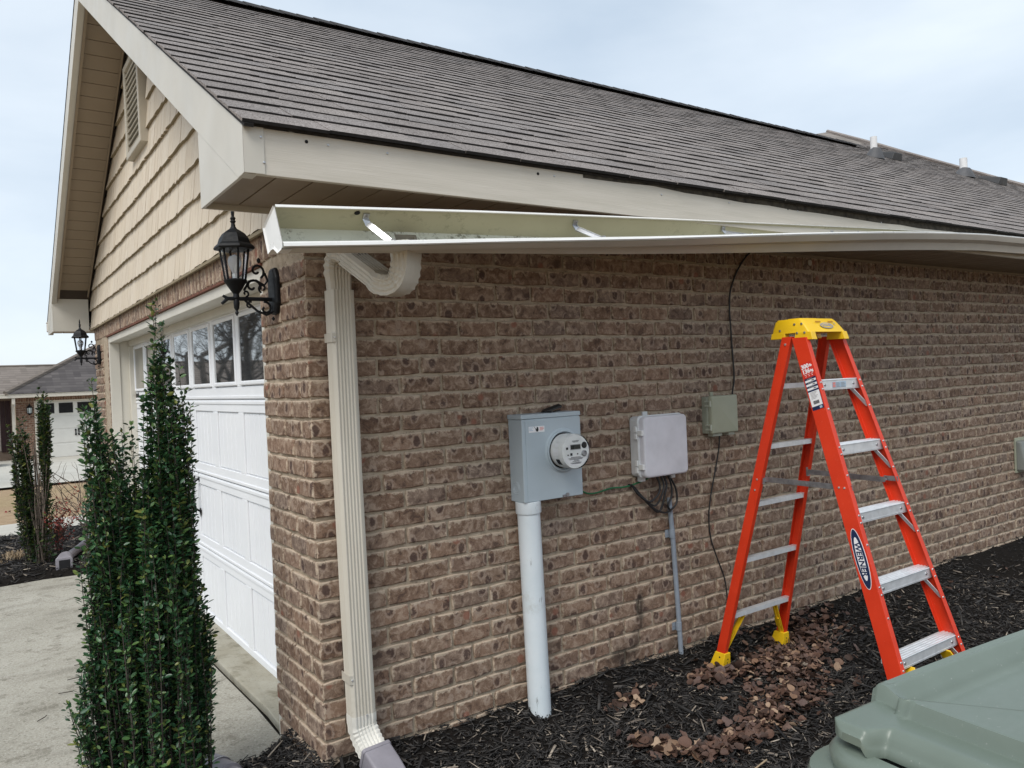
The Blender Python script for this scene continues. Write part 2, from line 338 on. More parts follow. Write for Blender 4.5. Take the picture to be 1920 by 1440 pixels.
# ------------------------------------------------------------------ mesh helpers
WL = {}
def wloc(o): return WL.get(o.name, Vector((0, 0, 0))) if o else Vector((0, 0, 0))
def thing(name, label, cat, loc=(0, 0, 0), group=None, rot=None):
    o = bpy.data.objects.new(name, None); COL.objects.link(o); o.location = loc
    o.empty_display_size = .1
    if rot: o.rotation_euler = rot
    o['label'] = label; o['category'] = cat
    if group: o['group'] = group
    WL[o.name] = Vector(loc); return o
def tag(o, label, cat, group=None, kind=None):
    if label: o['label'] = label
    if cat: o['category'] = cat
    if group: o['group'] = group
    if kind: o['kind'] = kind
    return o
def link(name, me, parent=None):
    o = bpy.data.objects.new(name, me); COL.objects.link(o)
    if parent: o.parent = parent
    WL[o.name] = wloc(parent); return o
class MB:
    def __init__(s): s.v = []; s.f = []; s.mi = []
    def add(s, vs, fs, mi=0):
        k = len(s.v); s.v += [tuple(v) for v in vs]
        for f in fs: s.f.append(tuple(i+k for i in f)); s.mi.append(mi)
        return s
    def box(s, x0, x1, y0, y1, z0, z1, mi=0):
        vs = [(x0,y0,z0),(x1,y0,z0),(x1,y1,z0),(x0,y1,z0),(x0,y0,z1),(x1,y0,z1),(x1,y1,z1),(x0,y1,z1)]
        return s.add(vs, [(0,3,2,1),(4,5,6,7),(0,1,5,4),(1,2,6,5),(2,3,7,6),(3,0,4,7)], mi)
    def obox(s, c, ax, ay, az, mi=0):
        c, ax, ay, az = Vector(c), Vector(ax), Vector(ay), Vector(az)
        vs = [c+sx*ax+sy*ay+sz*az for sz in (-1,1) for sx, sy in ((-1,-1),(1,-1),(1,1),(-1,1))]
        fl = [(0,3,2,1),(4,5,6,7),(0,1,5,4),(1,2,6,5),(2,3,7,6),(3,0,4,7)]
        if ax.cross(ay).dot(az) < 0: fl = [f[::-1] for f in fl]
        return s.add(vs, fl, mi)
    def loft(s, secs, closed=True, cap=True, mi=0):
        n = len(secs[0]); k = len(s.v)
        for q in secs: s.v += [tuple(p) for p in q]
        for a in range(len(secs)-1):
            for i in range(n if closed else n-1):
                j = (i+1) % n
                s.f.append((k+a*n+i, k+a*n+j, k+(a+1)*n+j, k+(a+1)*n+i)); s.mi.append(mi)
        if cap and closed:
            s.f.append(tuple(k+i for i in range(n))[::-1]); s.mi.append(mi)
            s.f.append(tuple(k+(len(secs)-1)*n+i for i in range(n))); s.mi.append(mi)
        return s
    def tube(s, pts, r, n=8, mi=0, cap=True, prof=None, up=None):
        pts = [Vector(p) for p in pts]; secs = []
        t0 = (pts[1]-pts[0]).normalized()
        u = Vector(up) if up else (Vector((0,0,1)) if abs(t0.z) < .9 else Vector((1,0,0)))
        u = (u - u.dot(t0)*t0).normalized()
        for i, p in enumerate(pts):
            t = (pts[min(i+1, len(pts)-1)] - pts[max(i-1, 0)]).normalized()
            u = (u - u.dot(t)*t).normalized(); w = t.cross(u)
            rr = r[i] if isinstance(r, (list, tuple)) else r
            if prof: secs.append([p + rr*(a*u + b*w) for a, b in prof])
            else: secs.append([p + rr*(math.cos(2*math.pi*k/n)*u + math.sin(2*math.pi*k/n)*w) for k in range(n)])
        return s.loft(secs, True, cap, mi)
    def lathe(s, prof, c, axis=(0,0,1), n=16, mi=0, cap=True, ref=None):
        ax = Vector(axis).normalized(); u = Vector(ref) if ref else (Vector((1,0,0)) if abs(ax.x) < .8 else Vector((0,1,0)))
        u = (u-u.dot(ax)*ax).normalized(); w = ax.cross(u); c = Vector(c)
        secs = [[c + ax*z + max(r, 1e-4)*(math.cos(2*math.pi*k/n)*u + math.sin(2*math.pi*k/n)*w) for k in range(n)] for r, z in prof]
        return s.loft(secs, True, cap, mi)
    def build(s, name, mats, parent=None, bevel=0, seg=2, smooth=False, local=False, label=None, angle=40):
        me = bpy.data.meshes.new(name)
        off = Vector((0,0,0)) if local else wloc(parent)
        me.from_pydata([(x-off.x, y-off.y, z-off.z) for x, y, z in s.v], [], s.f)
        mats = mats if isinstance(mats, (list, tuple)) else [mats]
        for q in mats: me.materials.append(q)
        if len(mats) > 1: me.polygons.foreach_set('material_index', s.mi)
        if smooth:
            me.polygons.foreach_set('use_smooth', [True]*len(me.polygons))
            me.set_sharp_from_angle(angle=R(angle))
        me.update()
        o = link(name, me, parent)
        if local: WL[o.name] = Vector((0,0,0))
        if bevel:
            b = o.modifiers.new('bevel', 'BEVEL'); b.width = bevel; b.segments = seg; b.limit_method = 'ANGLE'; b.angle_limit = R(40)
        if label: o['label'] = label
        return o
def sub(name, me, parent, loc, rot=None, scale=None):
    """a piece that shares mesh data; loc in world unless the parent is rotated"""
    o = bpy.data.objects.new(name, me); COL.objects.link(o); o.parent = parent
    o.location = Vector(loc) - wloc(parent)
    if rot: o.rotation_euler = rot
    if scale: o.scale = scale
    WL[o.name] = Vector(loc); return o
def structure(o): o['kind'] = 'structure'; return o
def text_mesh(txt, size, shear=0, bold=0, mats=None):
    cu = bpy.data.curves.new('t', 'FONT'); cu.body = txt; cu.size = size; cu.align_x = 'CENTER'; cu.align_y = 'CENTER'
    cu.shear = shear; cu.offset = bold; cu.extrude = .0006; cu.resolution_u = 3
    o = bpy.data.objects.new('t', cu); COL.objects.link(o); bpy.context.view_layer.update()
    me = bpy.data.meshes.new_from_object(o); bpy.data.objects.remove(o); bpy.data.curves.remove(cu)
    me.materials.clear()
    if mats: me.materials.append(mats)
    return me
def joined(name, V, Fc, mat, parent=None, rnd=None, uv=None, smooth=False):
    """numpy arrays -> one mesh. V (n,3) world, Fc (m,k)"""
    off = np.array(wloc(parent)); V = np.asarray(V, np.float32) - off.astype(np.float32); Fc = np.asarray(Fc, np.int32)
    me = bpy.data.meshes.new(name); k = Fc.shape[1]
    me.vertices.add(len(V)); me.vertices.foreach_set('co', V.ravel())
    me.loops.add(Fc.size); me.loops.foreach_set('vertex_index', Fc.ravel())
    me.polygons.add(len(Fc)); me.polygons.foreach_set('loop_start', np.arange(0, Fc.size, k, dtype=np.int32))
    me.polygons.foreach_set('loop_total', np.full(len(Fc), k, np.int32))
    if uv is not None:
        l = me.uv_layers.new(name='UVMap'); l.data.foreach_set('uv', np.asarray(uv, np.float32)[Fc.ravel()].ravel())
    me.update(calc_edges=True)
    if rnd is not None:
        a = me.attributes.new('rnd', 'FLOAT', 'FACE'); a.data.foreach_set('value', np.asarray(rnd, np.float32))
    if smooth: me.polygons.foreach_set('use_smooth', np.ones(len(Fc), bool))
    for q in (mat if isinstance(mat, (list, tuple)) else [mat]): me.materials.append(q)
    return link(name, me, parent)

# ================================================================== GROUND
def gz(x, y):
    if y < 9.5: return -.13
    return -.13 - .50*min(1, (y-9.5)/19)
b = MB(); ys = [-300, -60, -20, -8, 0, 5, 7, 9.5, 12, 15, 18, 22, 26, 30, 60, 300]; xs = [-300, -60, -20, -8, -4, 0, 4, 10, 40, 300]
vs_ = [(x, y, gz(x, y)-.05) for y in ys for x in xs]; nx = len(xs)
b.add(vs_, [(j*nx+i, j*nx+i+1, (j+1)*nx+i+1, (j+1)*nx+i) for j in range(len(ys)-1) for i in range(nx-1)])
structure(b.build('lawn', LAWN))
def sheet(name, quad, mat, th=.05, n=1):
    b = MB(); k = len(quad)
    b.add(list(quad) + [(x, y, z-th) for x, y, z in quad], [tuple(range(k)), tuple(range(2*k-1, k-1, -1))] + [((i+1) % k, i, k+i, k+(i+1) % k) for i in range(k)])
    return structure(b.build(name, mat))
sheet('driveway', [(-7, .42, -.066), (-.36, .30, -.066), (.005, .5, -.066), (.02, 1.0, -.07), (.0, 2.2, -.068), (.03, 5.35, -.07), (-.28, 5.10, -.072), (-.62, 5.16, -.075), (-1.0, 5.12, -.075), (-7, 5.0, -.12)], CONC, .12)
b = MB(); ed = [(.030, .60), (.045, .9), (.034, 1.5), (.026, 2.1), (.04, 3.0), (.03, 4.2), (.045, 5.40)]
top = [(x, y, -.048+.002*math.sin(7*y)) for x, y in ed] + [(.6, 5.40, -.086), (.6, .60, -.086)]
k = len(top); b.add(top + [(x, y, -.2) for x, y, z in top], [tuple(range(k))[::-1]] + [(i, (i+1) % k, k+(i+1) % k, k+i) for i in range(k)])
structure(b.build('garage_apron', APRON, bevel=.006))
b = MB(); b.box(-.02, .06, .56, 5.42, -.2, -.088); structure(b.build('driveway_joint', SOIL))
sheet('front_walk', [(-7, 7.75, -.105), (-.9, 7.93, -.105), (-.69, 8.17, -.105), (-.07, 8.43, -.105), (3, 9.1, -.105), (3, 9.7, -.11), (-.9, 9.38, -.11), (-7, 9.2, -.11)], WALK, .09)
b = MB(); q = [(-30, 16.6), (-.7, 16.9), (.4, 17.2), (1.0, 17.4), (14, 18.5), (14, 30.2), (-30, 30.2)]
def dz(y): return gz(0, y) + .004
rows = [16.9, 18.5, 20.5, 23, 26, 28.5, 30.4]
for i in range(len(rows)-1):
    y0, y1 = rows[i], rows[i+1]
    for (xa, xb) in ((-30, -1.5), (-1.475, .62), (.645, 14)):
        b.add([(xa, y0, dz(y0)), (xb, y0, dz(y0)), (xb, y1, dz(y1)), (xa, y1, dz(y1))], [(0, 1, 2, 3)])
structure(b.build('neighbour_driveway', WALK))
# mulch beds: a lumpy sheet plus loose chips
def bedz(x, y):
    n = mnoise.noise((x*2.3, y*2.3, 0))*.022 + mnoise.noise((x*8, y*8, 3))*.008
    z = .035 + n - .08*max(0, min(1, (-y-.015)/.12))**.8
    if x < .02: z -= min(.085, (.02-x)*.55)            # falls to the drive in front of the corner pier
    return z
def bed2z(x, y): return -.07*max(0, min(1, (5.24+.03*math.sin(8*x)-y)/.14)) + -.045 + mnoise.noise((x*2.1, y*2.1, 5))*.03 + .05*math.exp(-((x+.6)**2+(y-5.9)**2)/.4)
def grid(name, x0, x1, y0, y1, nx, ny, zf, inside=None):
    b = MB(); idx = {}
    for j in range(ny+1):
        for i in range(nx+1):
            x = x0+(x1-x0)*i/nx; y = y0+(y1-y0)*j/ny; idx[i, j] = len(b.v); b.v.append((x, y, zf(x, y)))
    for j in range(ny):
        for i in range(nx):
            cx, cy = x0+(x1-x0)*(i+.5)/nx, y0+(y1-y0)*(j+.5)/ny
            if inside is None or inside(cx, cy): b.f.append((idx[i, j], idx[i+1, j], idx[i+1, j+1], idx[i, j+1])); b.mi.append(0)
    return structure(b.build(name, SOIL, smooth=True))
grid('mulch_bed', -.02, 14, -7, .05, 150, 90, bedz)
def in_front(x, y): return y < .43 - .36*max(0, -x-.02)*.35 and x < .1
grid('planting_bed', -1.4, -.02, -1.5, .52, 34, 44, lambda x, y: bedz(x, y), in_front)
def in_bed2(x, y): return 5.16 + .02*math.sin(9*x) < y < 7.9 + .25*(x+.9) + .05*math.sin(5*x)
grid('mulch_bed_by_drive', -7, .4, 4.95, 8.3, 120, 60, bed2z, lambda x, y: 5.0 < y < 7.9 + .25*(x+.9) + .05*math.sin(5*x))

def chips(name, pts, zf, smin, smax, label):
    n = len(pts); pts = np.asarray(pts); z = np.array([zf(x, y) for x, y in pts])
    L = rng.uniform(smin, smax, n)*(1+1.2*(rng.random(n) > .93)); W = L*rng.uniform(.10, .26, n); T = rng.uniform(.0015, .004, n)
    a = rng.uniform(0, 2*np.pi, n); t = rng.normal(0, .28, n); ro = rng.normal(0, .6, n)
    ex = np.stack([np.cos(a)*np.cos(t), np.sin(a)*np.cos(t), np.sin(t)], 1)
    ey0 = np.stack([-np.sin(a), np.cos(a), 0*a], 1); ez0 = np.cross(ex, ey0)
    ey = ey0*np.cos(ro)[:, None] + ez0*np.sin(ro)[:, None]; ez = np.cross(ex, ey)
    c = np.stack([pts[:, 0], pts[:, 1], z + rng.uniform(.0, .016, n) + np.abs(np.sin(t))*L*.35], 1)
    corners = []
    for sx, sy, sz in ((-1,-.55,-1),(1,-.75,-1),(1,.35,-1),(-1,.9,-1),(-1,-.55,1),(1,-.75,1),(1,.35,1),(-1,.9,1)):
        corners.append(c + ex*(sx*L/2)[:, None] + ey*(sy*W/2)[:, None] + ez*(sz*T/2)[:, None])
    V = np.stack(corners, 1).reshape(-1, 3)
    base = np.array([(0,3,2,1),(4,5,6,7),(0,1,5,4),(1,2,6,5),(2,3,7,6),(3,0,4,7)])
    Fc = (base[None] + (np.arange(n)*8)[:, None, None]).reshape(-1, 4)
    o = joined(name, V, Fc, CHIP, rnd=np.repeat(rng.random(n), 6)); o['kind'] = 'stuff'; o['label'] = label; return o
def scatter(n, x0, x1, y0, y1, ok=None):
    out = []
    while len(out) < n:
        x, y = random.uniform(x0, x1), random.uniform(y0, y1)
        if ok is None or ok(x, y): out.append((x, y))
    return out
near = scatter(20000, -.15, 2.6, -1.3, -.01, lambda x, y: random.random() < .35+.65*math.exp(-max(0, x-.6)*.5)) + scatter(12000, 2.2, 5, -1.6, -.01) + scatter(7000, 4.5, 10, -2.6, -.01) + scatter(1600, -.34, .02, -.1, .44, in_front)
chips('mulch_chips', near, bedz, .013, .042, 'loose black wood mulch chips along the brick side wall')
chips('mulch_chips', scatter(5200, -1.8, .3, 5.15, 8.4, in_bed2), bed2z, .03, .08, 'loose black mulch chips in the bed beyond the driveway')
# ================================================================== THE HOUSE
W, HY = 6.2916, 3.1458                      # width of the gable front, ridge line
YE, ZE, SL = -.575, 2.372, .5728            # eave line of the roof surface and its slope
CO = 1/math.sqrt(1+SL*SL); SI = SL*CO; ZR = ZE + SL*(HY-YE)
house = thing('brick_house', 'brown brick house with gabled double garage, shingled roof and cream trim', 'house', (0, 0, -.1))

# --- walls: mortar backing, then every brick as its own piece
b = MB()
b.box(.007, 14, .007, .16, -.35, 2.270)
b.box(.0065, .16, .0068, .557, -.35, 2.30); b.box(.0065, .16, 5.433, W-.007, -.35, 2.30); b.box(.0065, .16, .557, 5.433, 2.118, 2.30)
wall = b.build('brick_wall', MORTAR, house)

def brick_variant(seed):
    r = random.Random(seed); L, h = .1933, .0715
    per = []
    base = [(-.5,-.5),(-.17,-.5),(.17,-.5),(.5,-.5),(.5,0),(.5,.5),(.17,.5),(-.17,.5),(-.5,.5),(-.5,0)]
    for i, (a, c) in enumerate(base):
        jx = r.uniform(-.0035, .0015)*(1 if a > 0 else -1) if abs(a) > .4 else r.uniform(-.01, .01)
        jz = r.uniform(-.0035, .0012)*(1 if c > 0 else -1) if abs(c) > .4 else r.uniform(-.005, .005)
        cut = .0025 if abs(a) > .4 and abs(c) > .4 else 0
        jz += r.uniform(-.0022, .0014)
        per.append((a*L+jx-(cut if a > 0 else -cut if a < 0 else 0)*1.0, c*h+jz-(cut if c > 0 else -cut if c < 0 else 0)*.8))
    cx, cz = r.uniform(-.002, .002), r.uniform(-.001, .001); ty, tz = r.uniform(-.014, .014), r.uniform(-.03, .03)
    V = []
    for (x, z) in per: V.append((x*.955+cx, -.0032+ty*x+tz*z+r.uniform(-.0011, .0011), z*.90+cz))
    for (x, z) in per: V.append((x, .0012+ty*x+tz*z+r.uniform(-.0012, .0012), z))
    for (x, z) in per: V.append((x, .03, z))
    Fc = [tuple(range(10))]
    for i in range(10):
        j = (i+1) % 10
        Fc.append((i, 10+i, 10+j, j)); Fc.append((10+i, 20+i, 20+j, 10+j))
    UV = [(x/L+.5, z/h+.5) for x, y, z in V]
    return V, Fc, UV
BV = [brick_variant(100+i) for i in range(14)]
def brick_mesh(v, mat, name='brick'):
    me = bpy.data.meshes.new(name); me.from_pydata(v[0], [], v[1]); l = me.uv_layers.new(name='UVMap')
    for p in me.polygons:
        for li in p.loop_indices: l.data[li].uv = v[2][me.loops[li].vertex_index]
    me.materials.append(mat); me.update(); return me
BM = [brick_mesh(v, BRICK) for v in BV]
# list of bricks: centre, facing ('S' = -y, 'W' = -x), length, height, turned upright
bricks = []
Z0 = 1.9; P_ = .081; MJ = .0085
def zc(k): return Z0 - P_*k - P_/2          # centre of the course between mortar lines k and k+1
for k in range(-3, 25):
    odd = k % 2 == 1
    x = .0956-.0985 if odd else -.0048
    first = True
    edges = [0.0]
    e = .0956 if odd else .1985
    while e < 9.4: edges.append(e); e += .2033
    for a, c in zip(edges[:-1], edges[1:]):
        l0 = a + (MJ/2 if a > 0 else .0012); l1 = c - MJ/2
        bricks.append((((l0+l1)/2, 0, zc(k)), 'S', l1-l0, P_-MJ, 0))
    # corner pier and far pier of the garage front: the bond returns round the corner
    e = .1985 if odd else .0956; edges = [0.0]
    while e < .565-.03: edges.append(e); e += .2033
    edges.append(.566)
    if k >= -2:
        for a, c in zip(edges[:-1], edges[1:]):
            l0 = a + (MJ/2 if a > 0 else .0012); l1 = c - (MJ/2 if c < .56 else 0)
            if l1-l0 > .02:
                bricks.append(((0, (l0+l1)/2, zc(k)), 'W', l1-l0, P_-MJ, 0))
                bricks.append(((0, W-(l0+l1)/2+.0, zc(k)), 'W', l1-l0, P_-MJ, 0))
        e = 5.424; bricks.append(((.052, 5.4255, zc(k)), 'S', .096, P_-MJ, 0))
e = .004
while e < 9.3:                               # rowlock course under the soffit
    bricks.append(((e+.0405, 0, 2.143+.0475), 'S', .0705, .083, 0)); e += .081
e = .004
while e < W-.05:                             # soldier course over the garage door
    bricks.append(((0, e+.0405, 2.2105), 'W', .185, .0715, 1)); e += .0812
def brick_score(bk):
    (x, y, z), f, L, h, s = bk
    q = pix((x, y, z))
    if not q or not (-25 < q[0] < 1945 and -25 < q[1] < 1465): return 0
    v = Vector((x, y, z))-CAM; d = v.length; n = abs(v.normalized().y if f == 'S' else v.normalized().x)
    if f == 'S' and y > 1: n *= .3
    hid = .35 if (z > 2.0 and f == 'S' and x < 2) else 1
    return L*h*n/d/d*hid
order = sorted(range(len(bricks)), key=lambda i: -brick_score(bricks[i]))
top = set(order[:300]); jv = []; jf = []; juv = []; jr = []
for i, (c, f, L, h, s) in enumerate(bricks):
    vi = random.randrange(len(BV)); fx = random.random() < .5
    dep = random.uniform(-.0025, .0025); sx = L/.1933; sz = h/.0715
    rot = Matrix.Rotation(-math.pi/2 if f == 'W' else 0, 4, 'Z')
    if s: rot = rot @ Matrix.Rotation(math.pi/2, 4, 'Y')
    rot = rot @ Matrix.Rotation(random.gauss(0, .007), 4, 'Y')
    cc = Vector((c[0], c[1], c[2]+random.gauss(0, .0013))) + (Vector((0, dep, 0)) if f == 'S' else Vector((dep, 0, 0)))
    if i in top:
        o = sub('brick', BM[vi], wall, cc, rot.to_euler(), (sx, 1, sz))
    else:
        k = len(jv)
        for v in BV[vi][0]:
            p = rot @ Vector((v[0]*sx, v[1], v[2]*sz)) + cc; jv.append(tuple(p))
        juv += BV[vi][2]; jf += [tuple(a+k for a in ff) for ff in BV[vi][1]]; jr.append(random.random())
me = bpy.data.meshes.new('bricks'); off = wloc(wall); me.from_pydata([(a-off.x, b_-off.y, c-off.z) for a, b_, c in jv], [], jf)
l = me.uv_layers.new(name='UVMap'); li = np.empty(len(me.loops), np.int32); me.loops.foreach_get('vertex_index', li)
l.data.foreach_set('uv', np.array(juv, np.float32)[li].ravel())
a = me.attributes.new('rnd', 'FLOAT', 'FACE'); a.data.foreach_set('value', np.repeat(np.array(jr, np.float32), 21))
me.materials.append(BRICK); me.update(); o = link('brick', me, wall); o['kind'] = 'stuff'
# black smoke-like stain and drips: thin mineral stain is in the stain decal of the base; small white splash
b = MB(); b.lathe([(.001, 0), (.021, .002), (.017, .006), (.001, .009)], (3.30, -.012, 2.195), (0, -1, 0), 9); b.build('mortar_splash', plain('mortar_splash', (.55, .52, .46), .9), wall)

# --- roof
roof = None
def rp(x, y, n=0): return Vector((x, y-n*SI, ZE+SL*(y-YE)+n*CO))
def rpb(x, y, n=0): return Vector((x, y+n*SI, ZR-SL*(y-HY)+n*CO))
XR = -.38
HIP = [(-.6, 17.5), (2.3, 13.6), (2.72, 13.05), (2.92, 12.75), (3.36, 12.17), (3.80, 11.39), (4.153, 11.23)]
def xmax(y):
    for (y0, x0), (y1, x1) in zip(HIP[:-1], HIP[1:]):
        if y <= y1: return x0+(x1-x0)*(y-y0)/(y1-y0)
    return 11.2
b = MB()
poly = [(XR+.02, YE+.012), (17.4, YE+.012)] + [(x, y) for y, x in HIP[1:]] + [(8.93, HY), (XR+.02, HY)]
k = len(poly); b.add([rp(x, y, 0) for x, y in poly] + [rp(x, y, -.010) for x, y in poly], [tuple(range(k)), tuple(range(2*k-1, k-1, -1))] + [((i+1) % k, i, k+i, k+(i+1) % k) for i in range(k)])
yb = W-YE
poly = [(XR+.02, HY), (14, HY), (14, yb), (XR+.02, yb)]
k = 4; b.add([rpb(x, y, .006) for x, y in poly] + [rpb(x, y, -.02) for x, y in poly], [tuple(range(k)), tuple(range(2*k-1, k-1, -1))] + [((i+1) % k, i, k+i, k+(i+1) % k) for i in range(k)])
roof = b.build('roof', ASPHALT, house)
# shingles, course by course
EXP = .150; SV = []
def shingle_mesh(seed):
    r = random.Random(seed); b = MB(); N = 3
    lo = [(-.5+i/N, r.uniform(-.0012, .0012), r.uniform(-.0005, .0005)) for i in range(N+1)]
    V = []
    for (x, dy, dn) in lo: V.append((x, dy-.004, .0108+dn))             # lower edge, top face
    for (x, dy, dn) in lo: V.append((x, .172, .0035))
    for (x, dy, dn) in lo: V.append((x, dy-.004, .0))
    for (x, dy, dn) in lo: V.append((x, .172, -.001))
    n = N+1; f = []; mi = []
    for i in range(N):
        f.append((i, i+1, n+i+1, n+i)); mi.append(0)
        f.append((2*n+i, 2*n+i+1, i+1, i)); mi.append(1)
    f.append((0, n, 3*n, 2*n)); mi.append(0); f.append((N, 2*n+N, 3*n+N, n+N)); mi.append(0)
    return V, f, mi
SV = [shingle_mesh(50+i) for i in range(10)]
SM = []
for V, f, mi in SV:
    me = bpy.data.meshes.new('shingle'); me.from_pydata(V, [], f); me.materials.append(SHINGLE); me.materials.append(ASPHALT)
    me.polygons.foreach_set('material_index', mi); me.update(); SM.append(me)
BX = Matrix(((1, 0, 0), (0, CO, -SI), (0, SI, CO))).to_4x4()
sh = []
ncourse = int((5.6-YE)/CO/EXP)
for c in range(ncourse):
    u = c*EXP; y = YE + u*CO
    x = XR-.012+random.uniform(-.004, .004); tab = random.random() < .5
    x0lim = 8.95+(y-HY)/.438 if y > HY-.05 else None
    wav = random.uniform(0, 9)
    while True:
        L = random.uniform(.20, .42) if tab else random.uniform(.16, .34)
        if x == XR-.012: L *= random.uniform(.4, 1)
        xc = x+L/2
        if xc > xmax(y): break
        if x0lim is None or xc > x0lim:
            if y < HY-.03 or x0lim is not None:
                sh.append((xc, u+random.uniform(-.0018, .0018)+(.0012 if tab else 0)+.004*math.sin(xc*1.7+wav), L-.002, tab))
        x += L; tab = not tab
def sh_score(s):
    x, u, L, t = s; P = rp(x, YE+u*CO); q = pix(P)
    if not q or not (-10 < q[0] < 1930 and -10 < q[1] < 1450): return 0
    d = P-CAM; n = abs(d.normalized().dot(Vector((0, -SI, CO)))); return L*n/d.length**2
order = sorted(range(len(sh)), key=lambda i: -sh_score(sh[i])); top = set(order[:300])
jv = []; jf = []; jm = []; jr = []
for i, (x, u, L, t) in enumerate(sh):
    vi = random.randrange(10); P = rp(x, YE+u*CO, .004+(.0014 if t else 0)+random.uniform(0, .0008))
    T = Matrix.Translation(P) @ BX @ Matrix.Rotation(random.gauss(0, .0018), 4, 'Z')
    if i in top:
        o = sub('shingle', SM[vi], roof, P, (BX @ Matrix.Rotation(random.gauss(0, .0018), 4, 'Z')).to_euler(), (L, 1, 1.05 if t else 1))
    else:
        k = len(jv); V, f, mi = SV[vi]
        jv += [tuple(T @ Vector((a*L, b_, c*(1.05 if t else 1)))-wloc(roof)) for a, b_, c in V]; jf += [tuple(a+k for a in ff) for ff in f]; jm += mi; jr += [random.random()]*len(f)
me = bpy.data.meshes.new('shingles'); me.from_pydata(jv, [], jf); me.materials.append(SHINGLE); me.materials.append(ASPHALT)
me.polygons.foreach_set('material_index', jm); a = me.attributes.new('rnd', 'FLOAT', 'FACE'); a.data.foreach_set('value', jr); me.update()
o = link('shingle', me, roof); o['kind'] = 'stuff'
# ridge caps, overlapping bent pieces
b = MB()
def cap_piece(x, L): return [Vector((0, -.13, -.13*SL-.0)), Vector((0, -.012, .004)), Vector((0, .012, .004)), Vector((0, .13, -.13*SL))]
cap = MB(); sec = cap_piece(0, 1)
A = [p+Vector((0, 0, .012)) for p in sec]; Bq = [p+Vector((.25, 0, .004)) for p in sec]; A2 = [p for p in sec]; B2 = [p+Vector((.25, 0, -.006)) for p in sec]
cap.add(A+Bq+A2+B2, [(0,4,5,1),(1,5,6,2),(2,6,7,3),(8,0,1,9),(9,1,2,10),(10,2,3,11)][:])
cme = cap.build('ridge_cap', ASPHALT, roof, local=True); base_me = cme.data; base_me.materials.clear(); base_me.materials.append(plain('ridge_cap_shingle', (.028, .025, .024), .95, var=.3, scale=60))
bpy.data.objects.remove(cme)
for i in range(66):
    sub('ridge_cap', base_me, roof, (XR+.0+i*.142, HY, ZR+.040+random.uniform(0, .005)), None, (1, 1, 1))
# main roof hip behind the ridge
apex = Vector((11.05, 4.89, 5.49))
b = MB(); q = [Vector((7.6, 3.35, 4.37)), Vector((9.1, HY+.06, 4.46)), Vector((11.22, 4.14, 5.07)), apex, Vector((8.0, 6.5, 5.0))]
b.add(q, [(0, 1, 2, 3), (0, 3, 4)]); b.add([apex, q[2], Vector((17, 1, 3.4)), Vector((17, 9, 3.4))], [(0, 1, 2, 3)])
b.build('hip_roof', FSH_HIP, roof)
b = MB(); b.tube([apex+Vector((0, 0, .01)), rp(11.25, 4.13, .03), rp(11.42, 3.78, .03), rp(12.2, 3.34, .03), rp(12.78, 2.9, .03), rp(13.08, 2.7, .03), rp(15.5, .9, .03)], .035, 5); b.build('hip_cap', SHINGLE, roof)
# plumbing stacks with boots and low box vents
def stack(x, y, hgt, r):
    P = rp(x, y, .02); b = MB(); b.lathe([(r, -.1), (r, hgt), (r*.82, hgt), (r*.8, hgt-.05)], P, (0, 0, 1), 16, cap=False); o = b.build('vent_pipe', plain('white_vent_pipe', (.78, .78, .78), .5), roof, smooth=True)
    b = MB(); b.lathe([(r*3.0, .0), (r*2.9, .012), (r*1.5, .11), (r*1.05, .13)], P-Vector((0, 0, .03)), (0, -.25, 1), 14); b.build('pipe_boot', plain('lead_boot', (.085, .085, .09), .6), roof, smooth=True)
def boxvent(x, y, s):
    b = MB(); P = rp(x, y, .012)
    ex, ey, ez = Vector((1, 0, 0)), Vector((0, CO, SI)), Vector((0, -SI, CO))
    lo = [P+ex*a*s+ey*c*s for a, c in ((-.2, -.24), (.2, -.24), (.2, .22), (-.2, .22))]; hi = [P+ex*a*s+ey*c*s+ez*h*s for a, c, h in ((-.15, -.2, .15), (.15, -.2, .15), (.17, .2, .05), (-.17, .2, .05))]
    b.loft([lo, hi]); b.build('box_vent', plain('black_roof_vent', (.03, .03, .032), .5), roof, bevel=.008)
stack(8.12, 2.36, .235, .04); boxvent(8.95, 2.66, .62); stack(10.62, 2.50, .235, .05); boxvent(11.46, 2.50, .7)

# --- fascia, rake boards, soffits, cornice returns
b = MB(); b.box(-.345, 17, -.552, -.53, 2.222, 2.371); fas = b.build('fascia', FASCIA, house, bevel=.002)
def S_(x, a, c): t = min(1, max(0, (x-a)/(c-a))); return t*t*(3-2*t)
b = MB(); b.box(-.3815, -.315, -.5562, -.5538, 2.2228, 2.372); b.box(-.3815, -.3792, -.5562, -.535, 2.2228, 2.372); b.build('fascia_corner_trim', TRIM, fas, bevel=.0015)
b = MB()
for x, z in ((-.325, 2.34), (-.318, 2.26), (-.10, 2.345), (.85, 2.347), (-.174+.29, 2.345), (1.45, 2.33), (1.9, 2.335), (2.43, 2.34), (3.2, 2.34), (4.2, 2.335)): b.lathe([(.004, 0), (.0045, .002), (.002, .003)], (x, -.5562 if x < -.3 else -.552, z), (0, -1, 0), 8)
b.build('nail', GALV, fas)
b = MB()
for x, z in ((-.174, 2.3465), (.769, 2.347), (2.35, 2.345), (3.1, 2.348), (3.9, 2.35)): b.lathe([(.006, 0), (.006, .0012)], (x, -.5522, z), (0, -1, 0), 8)
b.build('nail_hole', DARK, fas)
